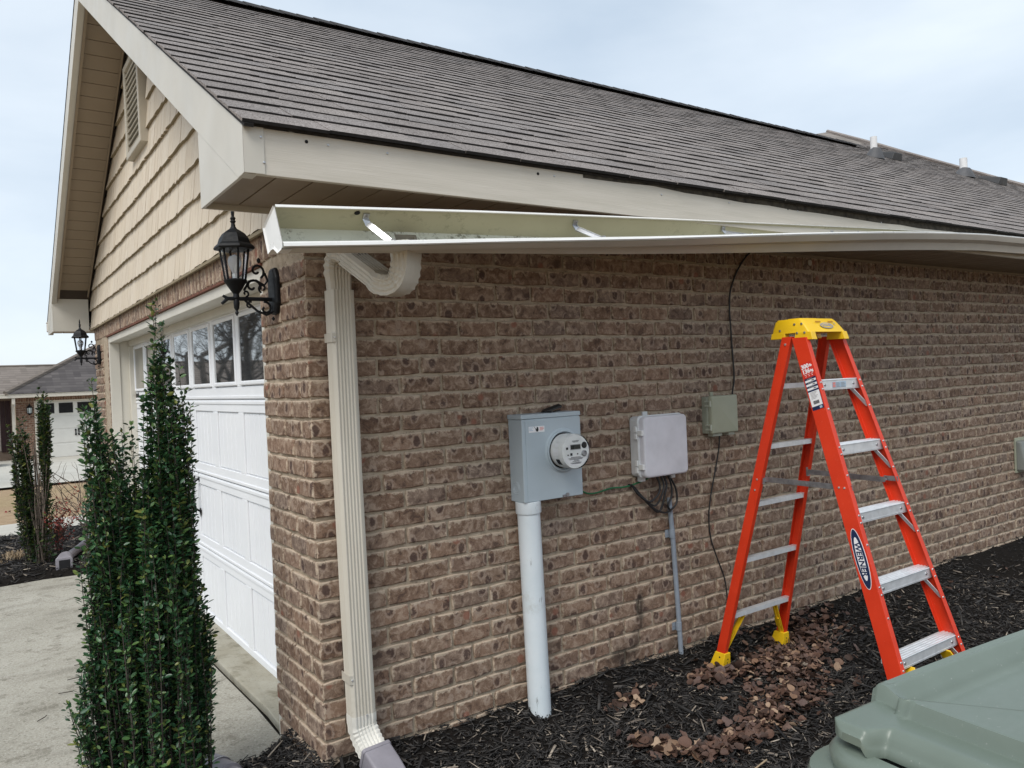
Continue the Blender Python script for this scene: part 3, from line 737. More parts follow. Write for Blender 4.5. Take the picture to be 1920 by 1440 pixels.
b = MB(); lo_ = [(1.0+i*.2, -.5535, 2.368-.022*S_(i*.2, .1, 1.6)-random.uniform(0, .012)) for i in range(60)]; b.add(lo_+[(x, y, 2.3712) for x, y, z in lo_], [(i, i+1, 61+i, 60+i) for i in range(59)]); b.build('dark_fascia_strip', plain('dark_fascia_band', (.07, .06, .045), .95, var=.5, scale=25), fas)  # uneven dark band along the top of the fascia
D = .175
def rake(front):
    s = 1 if front else -1
    b = MB(); f = rp if front else rpb
    ya, yb_ = (YE+.03, HY) if front else (HY, W-YE-.03)
    out = [f(XR, ya, -.001), f(XR, yb_, -.001)]; n0 = -D*(1 if 1 else 0)
    dv_ = Vector((0, 0, D/CO)); yc_ = YE+(2.2225+D/CO-ZE)/SL; yc_ = yc_ if front else W-yc_
    lo = [f(XR, yc_, 0)-dv_, f(XR, HY, 0)-dv_]; ye_ = ya if front else yb_; tipz = Vector((XR, ye_, 2.2225))
    q = [out[0], out[1], lo[1], lo[0], tipz] if front else [out[0], out[1], tipz, lo[0], lo[1]]
    k = len(q); b.add([p for p in q] + [p+Vector((.045, 0, 0)) for p in q], [tuple(range(k)), tuple(range(2*k-1, k-1, -1))] + [(i, k+i, k+(i+1) % k, (i+1) % k) for i in range(k)])
    return b.build('rake_board', TRIM, house, bevel=.0015)
rake(True); rake(False)
b = MB()                                            # drip edge under the shingles along the rake
for f, ya, y2 in ((rp, YE-.01, HY), (rpb, HY, W-YE+.01)):
    q = [f(XR-.004, ya, .003), f(XR-.004, y2, .003), f(XR-.004, y2, -.008), f(XR-.004, ya, -.008)]
    b.add(q + [p+Vector((.03, 0, 0)) for p in q], [(0, 1, 2, 3), (7, 6, 5, 4), (0, 4, 5, 1), (2, 6, 7, 3), (3, 7, 4, 0), (1, 5, 6, 2)])
b.build('rake_edge', ASPHALT, roof)
# cornice returns: closed boxes where the rakes meet the eaves
def ret(front):
    y0, y1 = (-.5535, .012) if front else (W-.012, W+.5465)
    f = rp if front else rpb; b = MB()
    ylist = (y0, y1)
    zt = [f(0, y, 0).z-.05 for y in ylist]
    xs = (XR+.0015, -.046)
    v = [(x, y, z) for x in (xs[0], xs[0]+.012) for y, z in ((y0, 2.222), (y1, 2.222), (y1, zt[1]), (y0, zt[0]))]
    b.add(v, [(0, 3, 2, 1), (4, 5, 6, 7), (0, 1, 5, 4), (1, 2, 6, 5), (2, 3, 7, 6), (3, 0, 4, 7)])
    yy = (y1-.012, y1-.0005) if front else (y0+.0005, y0+.012); z2 = zt[1] if front else zt[0]
    b.box(xs[0]+.0125, xs[1], yy[0], yy[1], 2.2222, z2)
    # the bottom is open: the soffit boards close it; a small lip all round
    return b.build('cornice_return', TRIM if front else SOFFIT if False else TRIM, house, bevel=.0012)
ret(True); ret(False)
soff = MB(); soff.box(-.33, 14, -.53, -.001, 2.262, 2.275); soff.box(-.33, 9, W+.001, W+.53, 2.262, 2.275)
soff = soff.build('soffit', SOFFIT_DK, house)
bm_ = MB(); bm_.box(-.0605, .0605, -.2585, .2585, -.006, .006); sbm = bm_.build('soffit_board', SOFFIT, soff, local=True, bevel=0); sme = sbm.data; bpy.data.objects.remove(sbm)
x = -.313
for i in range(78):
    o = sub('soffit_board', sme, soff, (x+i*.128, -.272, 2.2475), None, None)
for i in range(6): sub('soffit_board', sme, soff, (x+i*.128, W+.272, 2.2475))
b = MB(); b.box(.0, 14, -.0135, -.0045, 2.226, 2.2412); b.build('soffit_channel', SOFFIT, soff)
# sloping soffit boards under both rakes
rme = MB(); rme.box(-.136, .136, -.0645, .0645, -.005, .005); t = rme.build('soffit_board', SOFFIT, soff, local=True); rme_d = t.data; bpy.data.objects.remove(t)
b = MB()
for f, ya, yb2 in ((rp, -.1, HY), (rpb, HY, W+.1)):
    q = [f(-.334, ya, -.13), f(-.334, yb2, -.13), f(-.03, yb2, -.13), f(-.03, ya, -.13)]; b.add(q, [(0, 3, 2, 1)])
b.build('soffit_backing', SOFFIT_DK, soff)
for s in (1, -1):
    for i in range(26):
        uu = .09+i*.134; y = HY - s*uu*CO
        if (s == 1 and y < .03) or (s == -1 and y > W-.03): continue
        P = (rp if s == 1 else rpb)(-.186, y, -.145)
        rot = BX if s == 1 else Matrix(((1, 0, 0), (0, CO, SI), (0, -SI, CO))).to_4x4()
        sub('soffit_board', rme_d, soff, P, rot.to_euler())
b = MB()                                            # J-channel where soffit meets siding, and frieze
for s in (1, -1):
    f = rp if s == 1 else rpb; ya, yb2 = (.02, HY) if s == 1 else (HY, W-.02)
    q = [f(-.062, ya, -.165), f(-.062, yb2, -.165), f(-.062, yb2, -.139), f(-.062, ya, -.139)]
    b.add(q + [p+Vector((.012, 0, 0)) for p in q], [(0, 1, 2, 3), (7, 6, 5, 4), (0, 4, 5, 1), (2, 6, 7, 3)])
    q = [f(-.3345, ya-.1*(s == 1), -.19), f(-.3345, yb2+.0*(s == -1), -.19), f(-.3345, yb2+.0*(s == -1), -.14), f(-.3345, ya-.1*(s == 1), -.14)]
    b.add(q + [p+Vector((.018, 0, 0)) for p in q], [(0, 1, 2, 3), (7, 6, 5, 4), (0, 4, 5, 1), (2, 6, 7, 3)])
b.build('soffit_trim', SOFFIT, soff)

b = MB(); b.box(-.385, 9, W+.558, W+.678, 2.262, 2.352); b.box(-.388, 9, W+.556, W+.69, 2.352, 2.372); b.build('gutter', GUT_OUT, house, bevel=.01)
# --- gable: backing, courses of shakes, louvre
b = MB(); b.add([(-.006, 0, 2.29), (-.006, W, 2.29), (-.006, HY, ZR-.02), (-.006, 0, 2.5), (-.006, W, 2.5)], [(0, 3, 2, 4, 1)])
gable = b.build('gable_siding', SHAKE_EDGE, house)
def shake_mesh(seed):
    r = random.Random(seed); b = MB(); h = .205; V = []
    xs = [-.5, -.17, .17, .5]; lo = [r.uniform(-.006, .006) for _ in xs]
    for xx, d in zip(xs, lo): V.append((-.030+r.uniform(-.0015, .0015), xx, d))
    for xx in xs: V.append((-.008, xx, h))
    for xx, d in zip(xs, lo): V.append((-.004, xx, d))
    f = []; mi = []
    for i in range(3):
        f.append((i, 4+i, 5+i, i+1)); mi.append(0); f.append((8+i, i, i+1, 9+i)); mi.append(1)
    f += [(0, 8, 4), (3, 7, 11)]; mi += [0, 0]
    me = bpy.data.meshes.new('shake'); me.from_pydata(V, [], f); me.materials.append(SHAKE); me.materials.append(SHAKE_EDGE); me.polygons.foreach_set('material_index', mi); me.update()
    return me, V, f, mi
SKM = [shake_mesh(i) for i in range(8)]
sk = []
VY0, VY1, VZ0, VZ1 = 2.86, 3.43, 3.29, 3.98          # the louvre opening
for r_ in range(11):
    z = 2.245+.19*r_
    y = .0 + random.uniform(-.1, 0)
    while y < W:
        w = random.choice((.075, .10, .125, .15, .18, .21))*random.uniform(.9, 1.1); yc = y+w/2
        zs = min(rp(0, yc).z, rpb(0, yc).z)-.17
        lim0 = max(0.0, y); w2 = min(W, y+w)-lim0; yc2 = lim0+w2/2
        hs = min(1, (min(rp(0, yc2-w2/2).z, rpb(0, yc2+w2/2).z)-.035-z)/.206)
        if z < zs and w2 > .02 and hs > .1 and not (VY0 < yc2 < VY1 and VZ0 < z+.02 < VZ1-.12): sk.append((yc2, z, w2-.003, hs))
        y += w
sk.sort(key=lambda s: -((s[2])/((s[0]+3.05)**2.2)) if not (s[0] < .2 and s[1] < 2.3) else 0)
jv = []; jf = []; jm = []; jr = []
for i, (yc, z, w, hs) in enumerate(sk):
    me, V, f, mi = random.choice(SKM); dz_ = random.uniform(-.003, .003)
    if i < 300: sub('shake', me, gable, (-.006, yc, z+dz_), None, (1, w, hs))
    else:
        k = len(jv); jv += [(a-.006-wloc(gable).x, b_*w+yc-wloc(gable).y, c*hs+z+dz_-wloc(gable).z) for a, b_, c in V]; jf += [tuple(a+k for a in ff) for ff in f]; jm += mi; jr += [random.random()]*len(f)
if jv:
    me = bpy.data.meshes.new('shakes'); me.from_pydata(jv, [], jf); me.materials.append(SHAKE); me.materials.append(SHAKE_EDGE); me.polygons.foreach_set('material_index', jm)
    a = me.attributes.new('rnd', 'FLOAT', 'FACE'); a.data.foreach_set('value', jr); me.update(); o = link('shake', me, gable); o['kind'] = 'stuff'
b = MB(); b.box(-.036, -.02, .0, W, 2.228, 2.243); b.build('starter_strip', SHAKE_EDGE, gable)
vent = MB()
x0, x1 = -.075, -.012
for (ya, yb3, za, zb) in ((VY0, VY0+.045, VZ0, VZ1), (VY1-.045, VY1, VZ0, VZ1), (VY0+.0455, VY1-.0455, VZ0, VZ0+.045), (VY0+.0455, VY1-.0455, VZ1-.045, VZ1)): vent.box(x0, x1, ya, yb3, za, zb)
VENTC = plain('louvre_cream', (.46, .42, .345), .5, var=.05)
vent = vent.build('gable_vent', VENTC, house, bevel=.006)
b = MB(); b.box(-.02, -.010, VY0+.04, VY1-.04, VZ0+.04, VZ1-.04); b.build('vent_screen', DARK, vent)
lm = MB(); lm.obox((0, 0, 0), (.021, 0, .014), (0, (VY1-VY0)/2-.046, 0), (-.0022, 0, .0034)); t = lm.build('slat', VENTC, vent, local=True); lmd = t.data; bpy.data.objects.remove(t)
for i in range(13): sub('slat', lmd, vent, (-.046, (VY0+VY1)/2, VZ0+.075+i*.0455))

# --- garage opening and door
b = MB(); b.box(-.006, .10, .545, 5.445, 2.104, 2.117); b.build('steel_lintel', RUST, house)
b = MB()
b.box(.012, .10, .567, 5.423, 2.045, 2.103); b.box(.10, .262, .567, 5.423, 2.062, 2.0985); b.box(.178, .226, .62, 5.37, 2.012, 2.0615)
for y0, y1, s in ((5.374, 5.4225, 1), (.567, .616, -1)):
    b.box(.012, .10, y0, y1, -.2, 2.0445); b.box(.1005, .262, y0+.012*(s == 1), y1-.012*(s == -1), -.2, 2.0615)
    b.box(.178, .226, y0-.03 if s == 1 else y0+.02, y1-.035 if s == 1 else y1+.03, -.2, 2.0115)
b.build('door_frame', DOORFR, house, bevel=.003)
XD = .232; DY0, DY1 = .60, 5.39; PW = .599; YC = (DY0+DY1)/2
b = MB(); b.box(XD+.012, XD+.05, DY0, DY1, -.11, 2.055); door = b.build('garage_door', DOORW, house, label='white steel double garage door with panelled sections and a top row of windows')
secs = [(-.098, .432), (.437, .957), (.962, 1.482), (1.487, 2.03)]
for si, (z0, z1) in enumerate(secs):
    b = MB(); f0, f1 = XD-.006, XD+.0125
    b.box(f0, f1, DY0, DY1, z0, z0+.075); b.box(f0, f1, DY0, DY1, z1-.075, z1)
    b.box(f0-.006, f0, DY0, DY1, z0+.004, z0+.022); b.box(f0-.006, f0, DY0, DY1, z1-.026, z1-.006)
    for i in range(9):
        yc = YC-4*PW+i*PW; ya, yb3 = max(DY0, yc-.05), min(DY1, yc+.05)
        b.box(f0, f1, ya, yb3, z0+.0752, z1-.0752)
    b.build('door_section', DOORW, door, bevel=.004)
pm = MB(); hw, hh = PW/2-.052, .52/2-.078
pm.box(.0, .006, -hw, hw, -hh, hh)
for j in range(5): yy = -hw+.005+(j+.5)*(2*hw-.01)/5; pm.box(-.0042, .0, yy-(2*hw-.01)/10+.004, yy+(2*hw-.01)/10-.004, -hh+.004, hh-.004)
t = pm.build('door_panel', DOORW, door, local=True, bevel=.0025); pmd = t.data; bpy.data.objects.remove(t)
for si in range(3):
    z0, z1 = secs[si]
    for i in range(8):
        o = sub('door_panel', pmd, door, (XD+.0065, YC-3.5*PW+i*PW, (z0+z1)/2)); bv = o.modifiers.new('bevel', 'BEVEL'); bv.width = .0025; bv.segments = 1
z0, z1 = secs[3]; wz0, wz1 = 1.572, 2.003
hw = PW/2-.036
wf = MB()
hh = (wz1-wz0)/2
for ya, yb3, za, zb in ((-hw, -hw+.024, -hh, hh), (hw-.024, hw, -hh, hh), (-hw+.0242, hw-.0242, -hh, -hh+.026), (-hw+.0242, hw-.0242, hh-.026, hh)): wf.box(-.017, .006, ya, yb3, za, zb)
t = wf.build('window_frame', DOORW, door, local=True); wfd = t.data; bpy.data.objects.remove(t)
gp = MB(); gp.box(0, .004, -hw+.02, hw-.02, -hh+.02, hh-.02); t = gp.build('window_pane', WGLASS, door, local=True); gpd = t.data; bpy.data.objects.remove(t)
for i in range(8):
    yc = YC-3.5*PW+i*PW; zc_ = (wz0+wz1)/2-.002
    o = sub('window_frame', wfd, door, (XD+.0, yc, zc_)); bv = o.modifiers.new('bevel', 'BEVEL'); bv.width = .007; bv.segments = 2
    o = sub('window_pane', gpd, door, (XD-.0105, yc, zc_), (0, random.gauss(0, .004), random.gauss(0, .004)))
def strap(pts, r): b = MB(); b.tube(pts, r, 6); return b
for yc in (YC-.065, YC+.065):
    zc_ = .80
    b = MB(); b.tube([(XD-.004, yc, zc_-.12), (XD-.035, yc, zc_-.10), (XD-.048, yc, zc_-.05), (XD-.048, yc, zc_+.05), (XD-.035, yc, zc_+.10), (XD-.004, yc, zc_+.12)], .008, 7)
    for s in (-1, 1): b.add([(XD-.006, yc-.018, zc_+s*.095), (XD-.006, yc+.018, zc_+s*.095), (XD-.006, yc+.022, zc_+s*.13), (XD-.006, yc, zc_+s*.165), (XD-.006, yc-.022, zc_+s*.13)], [(0, 1, 2, 3, 4)] if s < 0 else [(4, 3, 2, 1, 0)])
    b.build('door_handle', IRON, door, smooth=True)
for z in (1.53, .25):
    b = MB(); y0 = DY1-.01; q = [(y0, -.022), (y0-.06, -.02), (y0-.12, -.016), (y0-.15, -.03), (y0-.20, 0), (y0-.15, .03), (y0-.12, .016), (y0-.06, .02), (y0, .022)]
    b.add([(XD-.010, y, z+c) for y, c in q]+[(XD-.002, y, z+c) for y, c in q], [tuple(range(9))]+[(i, (i+1) % 9, 9+(i+1) % 9, 9+i) for i in range(9)][::1]); b.build('strap_hinge', IRON, door)
# ================================================================== GUTTER (hanging off the eave at the near end)
def interp(t, tab):
    for (a, va), (b_, vb) in zip(tab[:-1], tab[1:]):
        if t <= b_:
            k = max(0, (t-a)/(b_-a)); return va+(vb-va)*k
    return tab[-1][1]
G_Z = [(-.3, 2.124), (.1, 2.148), (.5, 2.172), (1.2, 2.208), (2.2, 2.256), (3.2, 2.303), (4.1, 2.338), (5.0, 2.352), (12, 2.36)]
G_T = [(-.3, 65), (.1, 61), (.5, 55.5), (1.3, 45), (2.2, 31), (3.2, 18), (4.1, 11), (5.0, 8), (7, 0), (12, 0)]
gut = thing('gutter', 'cream gutter torn loose from the eave, tipped forward and sagging at its near end', 'gutter', (-.29, -.56, 2.12))
BK, BT, WD = .118, .096, .155
# inner profile (out, up): back top, back bottom, floor (split for the outlet), ogee front, lip
PROF = [(0, 0), (0, -BK), (.012, -BK), (.074, -BK), (BT, -BK), (BT+.006, -.085), (BT+.014, -.066), (BT+.032, -.052), (BT+.048, -.040), (WD-.006, -.024), (WD, -.004)]
LIP = [(WD, -.004), (WD, .004), (WD-.010, .006), (WD-.018, .002), (WD-.016, -.006)]
def gpt(x, a, u, th=0):
    t = R(interp(x, G_T)); z = interp(x, G_Z); k_ = interp(x, [(-.3, 1), (1.2, 1), (4.2, .82), (12, .80)]); a, u = a*k_, u*k_
    return Vector((x, -.557-(a*math.cos(t)+u*math.sin(t)), z+(-a*math.sin(t)+u*math.cos(t))))
xs = [-.29, -.2, -.05, .05, .175, .262, .32, .45, .6, .8, 1, 1.25, 1.5, 1.75, 2, 2.3, 2.6, 3, 3.4, 3.8, 4.2, 4.6, 5, 6, 8, 11]
def gsurf(prof, off, mats, flip=False, skip=None):
    b = MB(); n = len(prof)
    for x in xs: b.v += [tuple(gpt(x, a+off*(0 if i == 0 else 0), u)) for i, (a, u) in enumerate(prof)]
    for j in range(len(xs)-1):
        for i in range(n-1):
            if skip and skip(xs[j], i): continue
            f = (j*n+i, j*n+i+1, (j+1)*n+i+1, (j+1)*n+i); b.f.append(f if not flip else f[::-1]); b.mi.append(mats(i))
    return b
hole = lambda x, i: i == 2 and .16 < x < .24
gsurf(PROF, 0, lambda i: 0 if i == 0 else (1 if i < 4 else 0), False, hole).build('gutter_trough', [GUT_IN, GUT_FL], gut, smooth=True, angle=25)
OUT = [(-.0018, .0), (-.0018, -BK-.0018), (.012, -BK-.0018), (.074, -BK-.0018), (BT+.0015, -BK-.0018), (BT+.008, -.0865), (BT+.016, -.068), (BT+.034, -.054), (BT+.050, -.0425), (WD-.004, -.0262), (WD+.0018, -.005)]
gsurf(OUT, 0, lambda i: 0, True, hole).build('gutter_shell', GUT_OUT, gut, smooth=True, angle=25)
gsurf(LIP, 0, lambda i: 0, True).build('gutter_lip', GUT_LIP, gut)
b = MB(); q = [(0, 0), (-.004, .004), (.006, .005), (.006, 0)]; n = 4
for x in xs: b.v += [tuple(gpt(x, a, u)) for a, u in q]
b.f = [(j*n+i, j*n+i+1, (j+1)*n+i+1, (j+1)*n+i) for j in range(len(xs)-1) for i in range(3)]; b.mi = [0]*len(b.f); b.build('gutter_back_hem', GUT_LIP, gut)
b = MB()                                       # end cap with a rim folded round the profile
cp = PROF + [(WD-.012, .003)]
for x, s in ((-.2925, 1), (-.2905, -1)):
    k = len(b.v); b.v += [tuple(gpt(x, a, u)) for a, u in cp]; f = tuple(range(k, k+len(cp))); b.f.append(f if s < 0 else f[::-1]); b.mi.append(0)
n = len(OUT); so = [gpt(-.297, a*1.03, u*1.03) for a, u in OUT]; si = [gpt(-.262, a*1.03, u*1.03) for a, u in OUT]
b.loft([so, si], closed=False)
si2 = [gpt(-.290, a*.9+.006, u*.9-.004) for a, u in PROF]; b.loft([[gpt(-.297, a*1.03, u*1.03) for a, u in OUT], si2], closed=False)
b.build('end_cap', GUT_LIP, gut, label='dented white end cap')
for x in (.035, .96, 1.86, 2.72, 3.6, 4.5):
    x2 = x+.055
    b = MB()
    pts = [gpt(x, .004, -.022), gpt(x, .010, -.040), gpt(x+.006, .03, -.044), gpt(x2-.006, WD-.028, -.014), gpt(x2, WD-.012, .001)]
    b.tube(pts, 1, prof=[(-.0018, -.011), (-.0018, .011), (.0045, .011), (.0045, .009), (.0012, .009), (.0012, -.009), (.0045, -.009), (.0045, -.011)], up=(0, -.5, .8)); hg = b.build('hanger_strap', GALV, gut)
    b = MB(); b.lathe([(.007, 0), (.007, .003), (.003, .006)], gpt(x, .004, -.030), gpt(x, 1, 0)-gpt(x, 0, 0), 8); b.build('screw_head', STEELZ, hg)
b = MB(); b.lathe([(.011, 0), (.008, .001), (.003, -.002)], gpt(.0, .0015, -.022), gpt(0, 1, 0)-gpt(0, 0, 0), 9); b.build('torn_screw_hole', DARK, gut)
b = MB()                                       # outlet flange, an open collar below the hole
rc = [(.018, -.0), (.068, -.0), (.068, 0), (.018, 0)]
def col(d, s=1.0):
    cx, ca = .2185, .043
    return [gpt(cx+dx*s*.042, ca+da*s*.030, -BK-.002-d) for dx, da in ((-1, -1), (1, -1), (1, 1), (-1, 1))]
b.loft([col(0), col(.05, .95)], cap=False); b.build('outlet_collar', GUT_OUT, gut)

# ================================================================== DOWNSPOUT
ds = thing('downspout', 'ribbed cream rectangular downspout at the brick corner with crooked upper elbows', 'downspout', (.14, -.05, .04))
def dprof(w, d, rib=.0032, nf=5, ns=3):
    """outline of a 3x4 spout, ribs pressed into the front and the sides; (side, out)"""
    pts = []
    def edge(p, q, nr, nx):
        for i in range(nr*4+2):
            t = (i+.0)/(nr*4+2); j = (i-1) % 4
            dep = rib if (i > 1 and j in (1, 2)) else 0
            pts.append((p[0]+(q[0]-p[0])*(.12+.76*t)-nx[0]*dep, p[1]+(q[1]-p[1])*(.12+.76*t)-nx[1]*dep))
    c = [(-w, -d), (w, -d), (w, d), (-w, d)]
    nn = [(0, -1), (1, 0), (0, 1), (-1, 0)]
    for i in range(4): edge(c[i], c[(i+1) % 4], nf if i % 2 == 0 else ns, nn[i])
    return pts
DP = dprof(.0505, .0375); DPE = dprof(.0505, .0375, nf=0)
def spout(path, scale=None, name='pipe', mat=DSPOUT, prof=DP, cap=False, wdir=(1, 0, 0), parent=None, smooth=True):
    pts = [Vector(p) for p in path]; secs = []; wv = Vector(wdir)
    for i, p in enumerate(pts):
        t = (pts[min(i+1, len(pts)-1)]-pts[max(i-1, 0)]).normalized()
        w = (wv-wv.dot(t)*t).normalized(); o = t.cross(w); s = scale[i] if scale else 1
        secs.append([p+s*(a*w+b_*o*-1) for a, b_ in prof]); wv = w
    b = MB(); b.loft(secs, True, cap); return b.build(name, mat, parent or ds, smooth=smooth, angle=35)
def arc(p0, p1, p2, n, r):
    """polyline corner p0-p1-p2 rounded with radius-ish r"""
    p0, p1, p2 = Vector(p0), Vector(p1), Vector(p2); a = p1+(p0-p1).normalized()*r; c = p1+(p2-p1).normalized()*r
    return [((1-t)**2)*a+2*t*(1-t)*p1+t*t*c for t in [i/n for i in range(n+1)]]
DX, DYY = .124, -.0495
spout([(DX, DYY, 1.925), (DX+.002, DYY, 1.2), (DX+.008, DYY-.002, .6), (DX+.014, DYY-.004, .185)], name='pipe')
# upper elbow on the wall pipe (crimped spigot, pleated bend)
p_top = Vector((DX, DYY, 2.03)); p_off = Vector((DX+.048, -.40, 1.905))
bend = arc((DX, DYY, 1.9), (DX-.002, DYY+.004, 2.105), p_off, 16, .125)
path = [Vector((DX, DYY, 1.915)), Vector((DX, DYY, 1.955))] + bend
spout(path, [.86, .90] + [(1.04 if i % 2 else .93) for i in range(len(bend))], 'upper_elbow')
# offset piece running down and out, then the elbow back up to the gutter outlet
q0 = bend[-1]; q1 = p_off
spout([q0, q0.lerp(q1, .5), q1+(q0-q1).normalized()*.03], [1.0, 1.0, 1.0], 'offset_pipe')
gout = gpt(.2185, .043, -BK-.012)
p_low = Vector((DX+.078, -.475, 1.868))
bend2 = arc(q1, p_low, gout, 16, .115)
spout([q1+(q0-q1).normalized()*.05] + bend2 + [gout.lerp(p_low, .25), gout], [1.06] + [(1.14 if i % 2 else 1.05) for i in range(len(bend2))] + [1.13, 1.10], 'gutter_elbow', prof=DPE)
b = MB(); b.add([q0.lerp(q1, .12)+Vector((.002, .0, .041)), q0.lerp(q1, .30)+Vector((.04, .0, .041)), q0.lerp(q1, .26)+Vector((.02, 0, .040)), q0.lerp(q1, .34)+Vector((-.02, 0, .041))], [(0, 1, 2), (0, 2, 3)]); b.build('torn_gap', DARK, ds)
# lower elbow and the grey drain adapter
zb = .172; P0 = Vector((DX+.014, DYY-.004, zb)); path = [P0+Vector((0, 0, .05)), P0+Vector((0, -.0, .015))]
for i in range(13):
    a = R(66)*i/12; path.append(P0+Vector((.018*math.sin(a), -.105*(1-math.cos(a))-.02*math.sin(a), -.105*math.sin(a))))
path.append(path[-1]+(path[-1]-path[-2]).normalized()*.03)
spout(path, [1.035, 1.035] + [(1.05 if i % 2 else .985) for i in range(13)] + [.99], 'lower_elbow', ELBOW)
e = path[-1]; d = (path[-1]-path[-2]).normalized()
sq = [(-.058, -.045), (.058, -.045), (.058, .045), (-.058, .045)]
def rr(w, h, r=.012, n=3):
    out = []
    for cx, cy, a0 in ((w-r, -h+r, -90), (w-r, h-r, 0), (-w+r, h-r, 90), (-w+r, -h+r, 180)):
        for i in range(n+1): a = R(a0+90*i/n); out.append((cx+r*math.cos(a), cy+r*math.sin(a)))
    return out
spout([e-d*.035, e-d*.02, e-d*.019, e+d*.05, e+d*.09, e+d*.14, e+d*.30], [1.0, 1.0, .95, .95, .92, .87, .87], 'drain_adapter', DRAIN, rr(.062, .048), True)
for z, dx in ((1.735, .0005), (.372, .0115)):
    xl = DX+dx-.0505; b = MB(); b.box(xl-.0032, xl-.0008, -.088, -.004, z-.018, z+.018); b.box(xl-.0032, xl+.013, -.0892, -.0874, z-.018, z+.018); st_ = b.build('strap', DSPOUT, ds)
    b = MB(); b.lathe([(.0045, 0), (.004, .003), (.001, .004)], (xl+.006, -.0892, z), (0, -1, 0), 8); b.build('screw', RIVET, st_)
b = MB(); b.lathe([(.005, 0), (.0045, .004), (.001, .005)], (DX+.02, -.0945, .222), (0, -1, 0), 8); b.build('screw', RIVET, ds)

# drain outlet lying beside the pier and the one across the drive
def drain(name, pts, r, label, mouth):
    t = thing(name, label, 'drain pipe', pts[0]); b = MB()
    P = [Vector(p) for p in pts]; rr_ = []
    b.tube(P, r, 14); b.build('pipe', DRAIN, t, smooth=True)
    return t
t = thing('drain_pipe', 'grey plastic drain outlet pipe lying on the drive edge before the brick pier', 'drain pipe', (-.30, .52, -.05))
b = MB(); A, Bq = Vector((-.345, .44, -.048)), Vector((-.19, -.1, -.06)); dd = (Bq-A).normalized()
b.lathe([(.050, -.02), (.066, .0), (.068, .05), (.068, .052), (.072, .053), (.072, .066), (.066, .068), (.066, .13), (.069, .132), (.069, .15), (.060, .155), (.060, .62)], A, dd, 20); b.build('pipe', DRAIN, t, smooth=True)
b = MB(); b.lathe([(.0735, .072), (.0735, .078)], A, dd, 20, cap=False); b.build('pale_band', NIDB, t)
t = thing('drain_pipe', 'grey drain elbow with black square mouth opening onto the far side of the drive', 'drain pipe', (-.43, 5.4, -.05))
b = MB(); secs = []
for (x, y, z, w, h, rr2) in ((-.455, 5.27, .005, .066, .066, .012), (-.455, 5.30, .008, .068, .068, .02), (-.44, 5.40, .018, .070, .066, .05), (-.425, 5.50, .03, .062, .060, .056), (-.41, 5.56, .03, .05, .05, .048)):
    secs.append([Vector((x+a, y, z+c)) for a, c in rr(w, h, rr2, 5)])
b.loft(secs[::-1], True, True); b.build('outlet_hood', DRAIN, t, smooth=True)
b = MB(); b.add([Vector((-.452+a, 5.2685, .004+c)) for a, c in rr(.045, .050, .006, 3)], [tuple(range(16))[::-1]]); b.build('mouth', DARK, t)
b = MB(); b.tube([(-.42, 5.52, .02), (-.36, 5.66, .03), (-.27, 5.85, .045), (-.2, 5.98, .06), (-.12, 6.1, .09)], [.042, .040, .038, .045, .045], 12); b.build('pipe', DRAIN, t, smooth=True)

